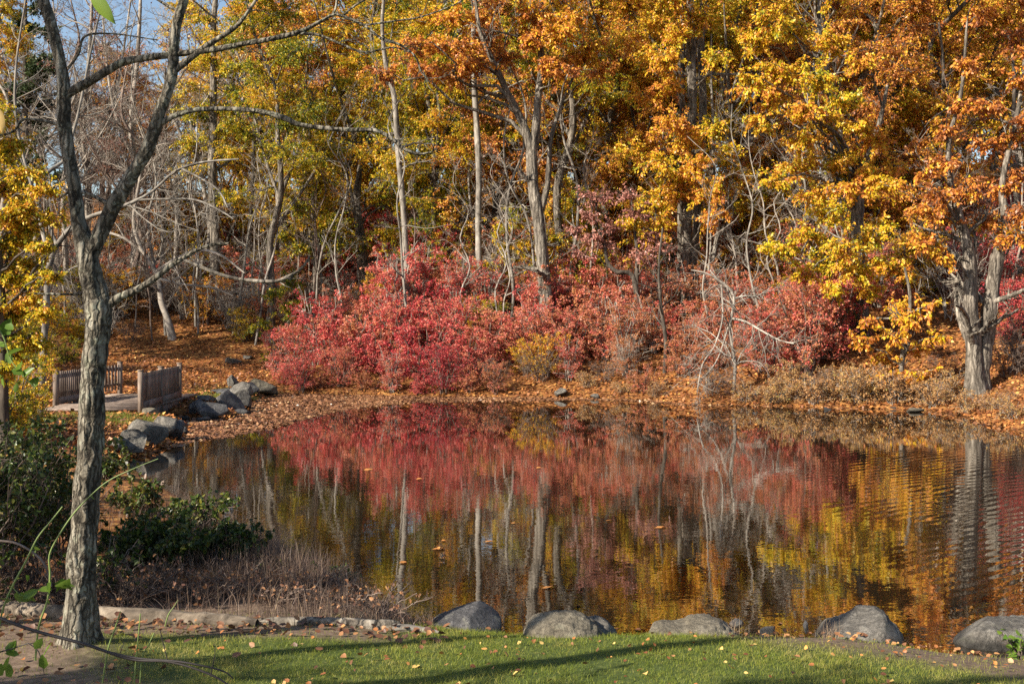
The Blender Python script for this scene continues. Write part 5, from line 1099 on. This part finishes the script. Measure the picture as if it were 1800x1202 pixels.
hang_leaf((155, -18), (201, 42), 2.6, M['bright_green'], 'pale green leaf hanging into the top left close to the lens', 830, .9)
hang_leaf((-8, 186), (3, 238), 2.6, M['tan'], 'blurred tan leaf peeking in at the left edge near the top', 831, .8)

# ------------------------------------------------------------------ grass, litter, floating leaves
def inpoly(x, y, poly):
    ins = np.zeros(len(x), bool); P = np.array(poly)
    for a, b in zip(P, np.roll(P, -1, 0)):
        c = (a[1] > y) != (b[1] > y); ins ^= c & (x < a[0] + (y - a[1]) * (b[0] - a[0]) / ((b[1] - a[1]) or 1e-9))
    return ins
def blades(x, y, h, w_, lean, v, r, seg=3):
    n = len(x); z = H(x, y) - .005; a = r.uniform(0, 6.28, n); ld = r.uniform(0, 6.28, n); le = lean * np.abs(r.normal(size=n))
    t = np.linspace(0, 1, seg + 1)
    base = np.stack([x, y, z], -1)[:, None, :]
    cx = np.cos(ld)[:, None] * (le * h)[:, None] * t ** 2; cy_ = np.sin(ld)[:, None] * (le * h)[:, None] * t ** 2; cz = h[:, None] * (t - .3 * np.minimum(le, 1)[:, None] * t ** 2)
    c = base + np.stack([cx, cy_, cz], -1)
    hw = (w_[:, None] / 2 * (1 - .85 * t))[..., None] * np.stack([np.cos(a), np.sin(a), a * 0], -1)[:, None]
    V = np.stack([c - hw, c + hw], 2).reshape(-1, 3)
    k = (np.arange(n) * (seg + 1) * 2)[:, None]; s = np.arange(seg)[None] * 2
    F = np.stack([k + s, k + s + 1, k + s + 3, k + s + 2], -1).reshape(-1, 4)
    return V, F, np.repeat(v, seg)
def stuff(o): o['kind'] = 'stuff'; return o
r = R_(900)
n = 210000; x = r.uniform(-5.2, 5.6, n); y = r.uniform(5.6, 10.5, n)
keep = (np.abs(x) < .46 * y + .3) & (r.uniform(size=n) < np.clip(region_lawn(x, y), .16, 1) * (1 - .75 * np.clip(lump(x, y, 2.6) + .4 * lump(x, y, 7), 0, 1))) & (pond_sd(x, y) > .06); x, y = x[keep], y[keep]
pv = np.clip(.50 + .30 * lump(x, y, 1.3) + .28 * lump(x, y, 5.5) + r.normal(size=len(x)) * .16, 0, 1)
stuff(build('lawn_grass', *blades(x, y, r.uniform(.016, .05, len(x)) * (1 + .35 * lump(x, y, 4)), r.uniform(.0028, .005, len(x)), .9, pv, r, 2)[:2], M['grass'], attr=np.repeat(pv, 2)))
n = 60000; x = r.uniform(-12.5, -7.6, n); y = r.uniform(24, 40, n)
keep = (r.uniform(size=n) < region_lawn(x, y) * .9) & (pond_sd(x, y) > .25) & ~((x > -12.4) & (x < -9.5) & (y > 29.3) & (y < 35.1)); x, y = x[keep], y[keep]; pv = np.clip(.55 + r.normal(size=len(x)) * .2, 0, 1)
stuff(build('bank_grass', *blades(x, y, r.uniform(.05, .12, len(x)), r.uniform(.008, .014, len(x)), .7, pv, r, 2)[:2], M['grass'], attr=np.repeat(pv, 2)))
n = 90000; x = r.uniform(-7.5, -.7, n); y = r.uniform(10.1, 17, n); s = pond_sd(x, y)
den = np.clip(1.15 - s / 1.5, 0, 1) * (1 - sstep(13.2, 15, y)) + .22 * (s < 4)
keep = (s > .02) & (r.uniform(size=n) < den * .62 * (1 - .5 * np.clip(lump(x, y, 1.5), 0, 1))) & (y > 10.05 + .1 * (x < -2)) & (x > -.52 * y); x, y, s = x[keep], y[keep], s[keep]
pv = np.clip(.42 + r.normal(size=len(x)) * .22, 0, 1); hh = r.uniform(.10, .42, len(x)) * (.5 + .5 * sstep(-1.0, -2.2, x))
stuff(build('dry_grass', *blades(x, y, hh, r.uniform(.003, .0065, len(x)), .8, pv, r, 4)[:2], M['dry'], attr=np.repeat(pv, 4)))
for cx, cy_, lab in [(W(1285, 1090, 10.3)[0], 10.25, 0), (W(1442, 1098, 10.3)[0], 10.1, 1), (W(640, 1100, 10.0)[0], 10.05, 2)]:
    n = 90; x = cx + r.normal(size=n) * .05; y = cy_ + r.normal(size=n) * .05; pv = np.clip(.8 + r.normal(size=n) * .15, 0, 1)
    o = build('grass_tuft', *blades(x, y, r.uniform(.08, .22, n), r.uniform(.002, .005, n), .7, pv, r, 4)[:2], M['dry'], attr=np.repeat(pv, 4))
    tag(o, ['dry grass tuft growing on the right end of the low long boulder', 'dry grass tuft at the left foot of the peaked boulder', 'dry grass tuft in the sun behind the pale log'][lab], 'grass tuft')
def flat_leaves(x, y, z, size, v, r, name, mat, tilt=.35, two=False):
    n = len(x); a = r.uniform(0, 6.28, n); ax = np.stack([np.cos(a), np.sin(a), r.normal(size=n) * tilt], -1); f = Q()
    leaves(f, np.stack([x, y, z], -1), ax, size, v, up=2.2, w=.38, rg=r, two=two)
    return stuff(f.build(name, mat))
# far slope
n = 190000; y = 22 + 40 * r.uniform(size=n) ** 1.25; x = r.uniform(-.56, .52, n) * y - .5
s = pond_sd(x, y); keep = (s > -.1) & (r.uniform(size=n) > .75 * region_lawn(x, y)); x, y = x[keep], y[keep]
flat_leaves(x, y, np.maximum(H(x, y), 0) + r.uniform(.005, .05, len(x)), r.uniform(.07, .15, len(x)), np.clip(.40 + .2 * lump(x, y, .8) + r.normal(size=len(x)) * .22, 0, 1), r, 'leaf_litter', M['litter'], .5)
# near ground
n = 9000; x = r.uniform(-6, 5.5, n); y = r.uniform(6, 11.5, n); s = pond_sd(x, y)
band = np.exp(-((y - (9.75 - .07 * (x + 3))) / .28) ** 2) * (x < -.6) * 1.0
den = .03 + band * 1.2 + .10 * (x < -2.8) + .35 * ((s > -.25) & (s < .5) & (x > 1.2)) 
keep = (s > -.25) & (r.uniform(size=n) < den); x, y = x[keep], y[keep]
flat_leaves(x, y, np.maximum(H(x, y), 0) + r.uniform(.012, .05, len(x)), r.uniform(.03, .085, len(x)) * np.where(x > -.6, .7, 1), np.clip(.30 + .2 * (x > -.6) + r.normal(size=len(x)) * .25, 0, 1), r, 'fallen_leaves', M['brown'], .5, True)
n = 1500; x = r.uniform(-4, 4.5, n); y = r.uniform(6.5, 9.8, n)
flat_leaves(x[:330], y[:330], H(x, y)[:330] + r.uniform(.02, .045, 330), r.uniform(.022, .052, 330), np.clip(.6 + r.normal(size=330) * .3, 0, 1), r, 'lawn_leaves', M['litter'], .5, True)
# leaf mat on the water
mat_poly = [wpt(*q_) for q_ in [(300, 778), (330, 776), (400, 769), (470, 755), (540, 735), (620, 718), (720, 709), (900, 704), (1060, 703), (1200, 710), (1250, 709), (1150, 699), (800, 693), (600, 690), (500, 688), (450, 695), (425, 725), (400, 738), (330, 742)]]
n = 120000; x = r.uniform(-11, 8, n); y = r.uniform(25, 41.5, n); s = pond_sd(x, y)
e = lump(x, y, 1.6) * .5 + lump(x, y, .5) * .3
core = inpoly(x + e * .5, y + e * .9, mat_poly)
keep = (s < -.02) & core & (r.uniform(size=n) < .9 * np.clip(.85 + .5 * e, .25, 1))
edge = (s < -.02) & ~core & (s > -.45) & (r.uniform(size=n) < .3); keep |= edge
x, y = x[keep], y[keep]
flat_leaves(x, y, np.full(len(x), .006), r.uniform(.06, .13, len(x)), np.clip(.42 + .2 * lump(x, y, .7) + r.normal(size=len(x)) * .22, 0, 1), r, 'floating_leaf_mat', M['floating'], .05)
n = 11000; x = r.uniform(4, 15, n); y = r.uniform(26, 38, n); s = pond_sd(x, y); keep = (s < 0) & (s > -.8) & (r.uniform(size=n) < .8 * np.exp(s / .4) * (lump(x, y, 1.2) > -.2)); x, y = x[keep], y[keep]
flat_leaves(x, y, np.full(len(x), .006), r.uniform(.06, .12, len(x)), np.clip(.5 + r.normal(size=len(x)) * .22, 0, 1), r, 'shore_floating_leaves', M['floating'], .05)
n = 5000; x = r.uniform(-1.4, 6, n); y = r.uniform(9.8, 11.6, n); s = pond_sd(x, y); keep = (s < 0) & (r.uniform(size=n) < .5 * np.exp(s / .16) * (lump(x, y, 2) > -.1)); x, y = x[keep], y[keep]
flat_leaves(x, y, np.full(len(x), .006), r.uniform(.03, .075, len(x)), np.clip(.35 + r.normal(size=len(x)) * .25, 0, 1), r, 'near_floating_leaves', M['floating'], .05, True)
for px, py, wd, lab in [(647, 826, 16, 'pale leaf floating among the reflections of the crimson shrubs'), (737, 843, 12, 'small tan leaf floating right of the pale one under the crimson reflections'), (772, 966, 26, 'wide orange leaf floating left of the reflected straight pale tree'), (710, 990, 18, 'orange leaf floating near the sprig at the left'), (860, 953, 16, 'tan leaf floating between the reflected slim trunk and the split oak'),
                        (903, 920, 10, 'small leaf floating left of the reflected split oak'), (1071, 916, 14, 'yellow leaf floating right of the reflected split oak'), (1163, 928, 24, 'long tan leaf floating in front of the reflected twin trunks'), (962, 1034, 22, 'brown leaf floating behind the smooth rounded boulder'), (947, 823, 10, 'small yellow leaf floating on the reflected split oak'), (780, 951, 9, 'tiny leaf floating just above the wide orange one')]:
    x, y = wpt(px, py); s = wd * y / FPX; o = thing('floating_leaf', (x, y, .006), lab, 'leaf', 'single leaves floating on the pond'); f = Q()
    leaves(f, np.array([[-s / 2, 0, 0], [0, 0, .002], [0, 0, .002]]), np.array([[1, .15, .12], [-.5, .9, .1], [.5, .8, .1]]), np.array([s, s * .5, s * .5]), np.array([.7, .75, .65]), up=6, w=.3, two=True, rg=R_(px)); f.build('blade', M['litter'], o)
# ------------------------------------------------------------------ light, sky, camera
SAZ = math.atan2(-.82, -.57); ELEV = math.radians(31)
w = bpy.data.worlds.new('World'); scene.world = w; w.use_nodes = True
nt = w.node_tree; bg = nt.nodes['Background']
sky = nt.nodes.new('ShaderNodeTexSky'); sky.sky_type = 'NISHITA'; sky.sun_disc = False
sky.sun_elevation = ELEV; sky.sun_rotation = SAZ % (2 * PI)
nt.links.new(sky.outputs[0], bg.inputs[0]); bg.inputs[1].default_value = .085
sd = bpy.data.lights.new('sun', 'SUN'); sd.energy = 5.0; sd.angle = math.radians(.53); sd.color = (1, .905, .76)
so = bpy.data.objects.new('sun', sd); COL.objects.link(so)
from mathutils import Vector
sdir = Vector((math.sin(SAZ) * math.cos(ELEV), math.cos(SAZ) * math.cos(ELEV), math.sin(ELEV)))
so.rotation_euler = sdir.to_track_quat('Z', 'Y').to_euler(); so.location = sdir * 60
cd = bpy.data.cameras.new('camera'); cd.lens = 40; cd.sensor_width = 36; cd.shift_y = -57 / 1800; cd.clip_end = 2000; cd.clip_start = .05
co = bpy.data.objects.new('camera', cd); COL.objects.link(co); co.location = (0, 0, CH); co.rotation_euler = (PI / 2, 0, 0)
scene.camera = co
vs = scene.view_settings; vs.view_transform = 'Standard'; vs.look = 'None'; vs.exposure = 1.08; vs.gamma = 1
cy = scene.cycles
cy.max_bounces = 6; cy.diffuse_bounces = 2; cy.glossy_bounces = 3; cy.transmission_bounces = 2; cy.transparent_max_bounces = 4
cy.caustics_reflective = False; cy.caustics_refractive = False
cy.use_adaptive_sampling = True; cy.adaptive_threshold = .01
cy.use_denoising = False
scene.render.use_persistent_data = False
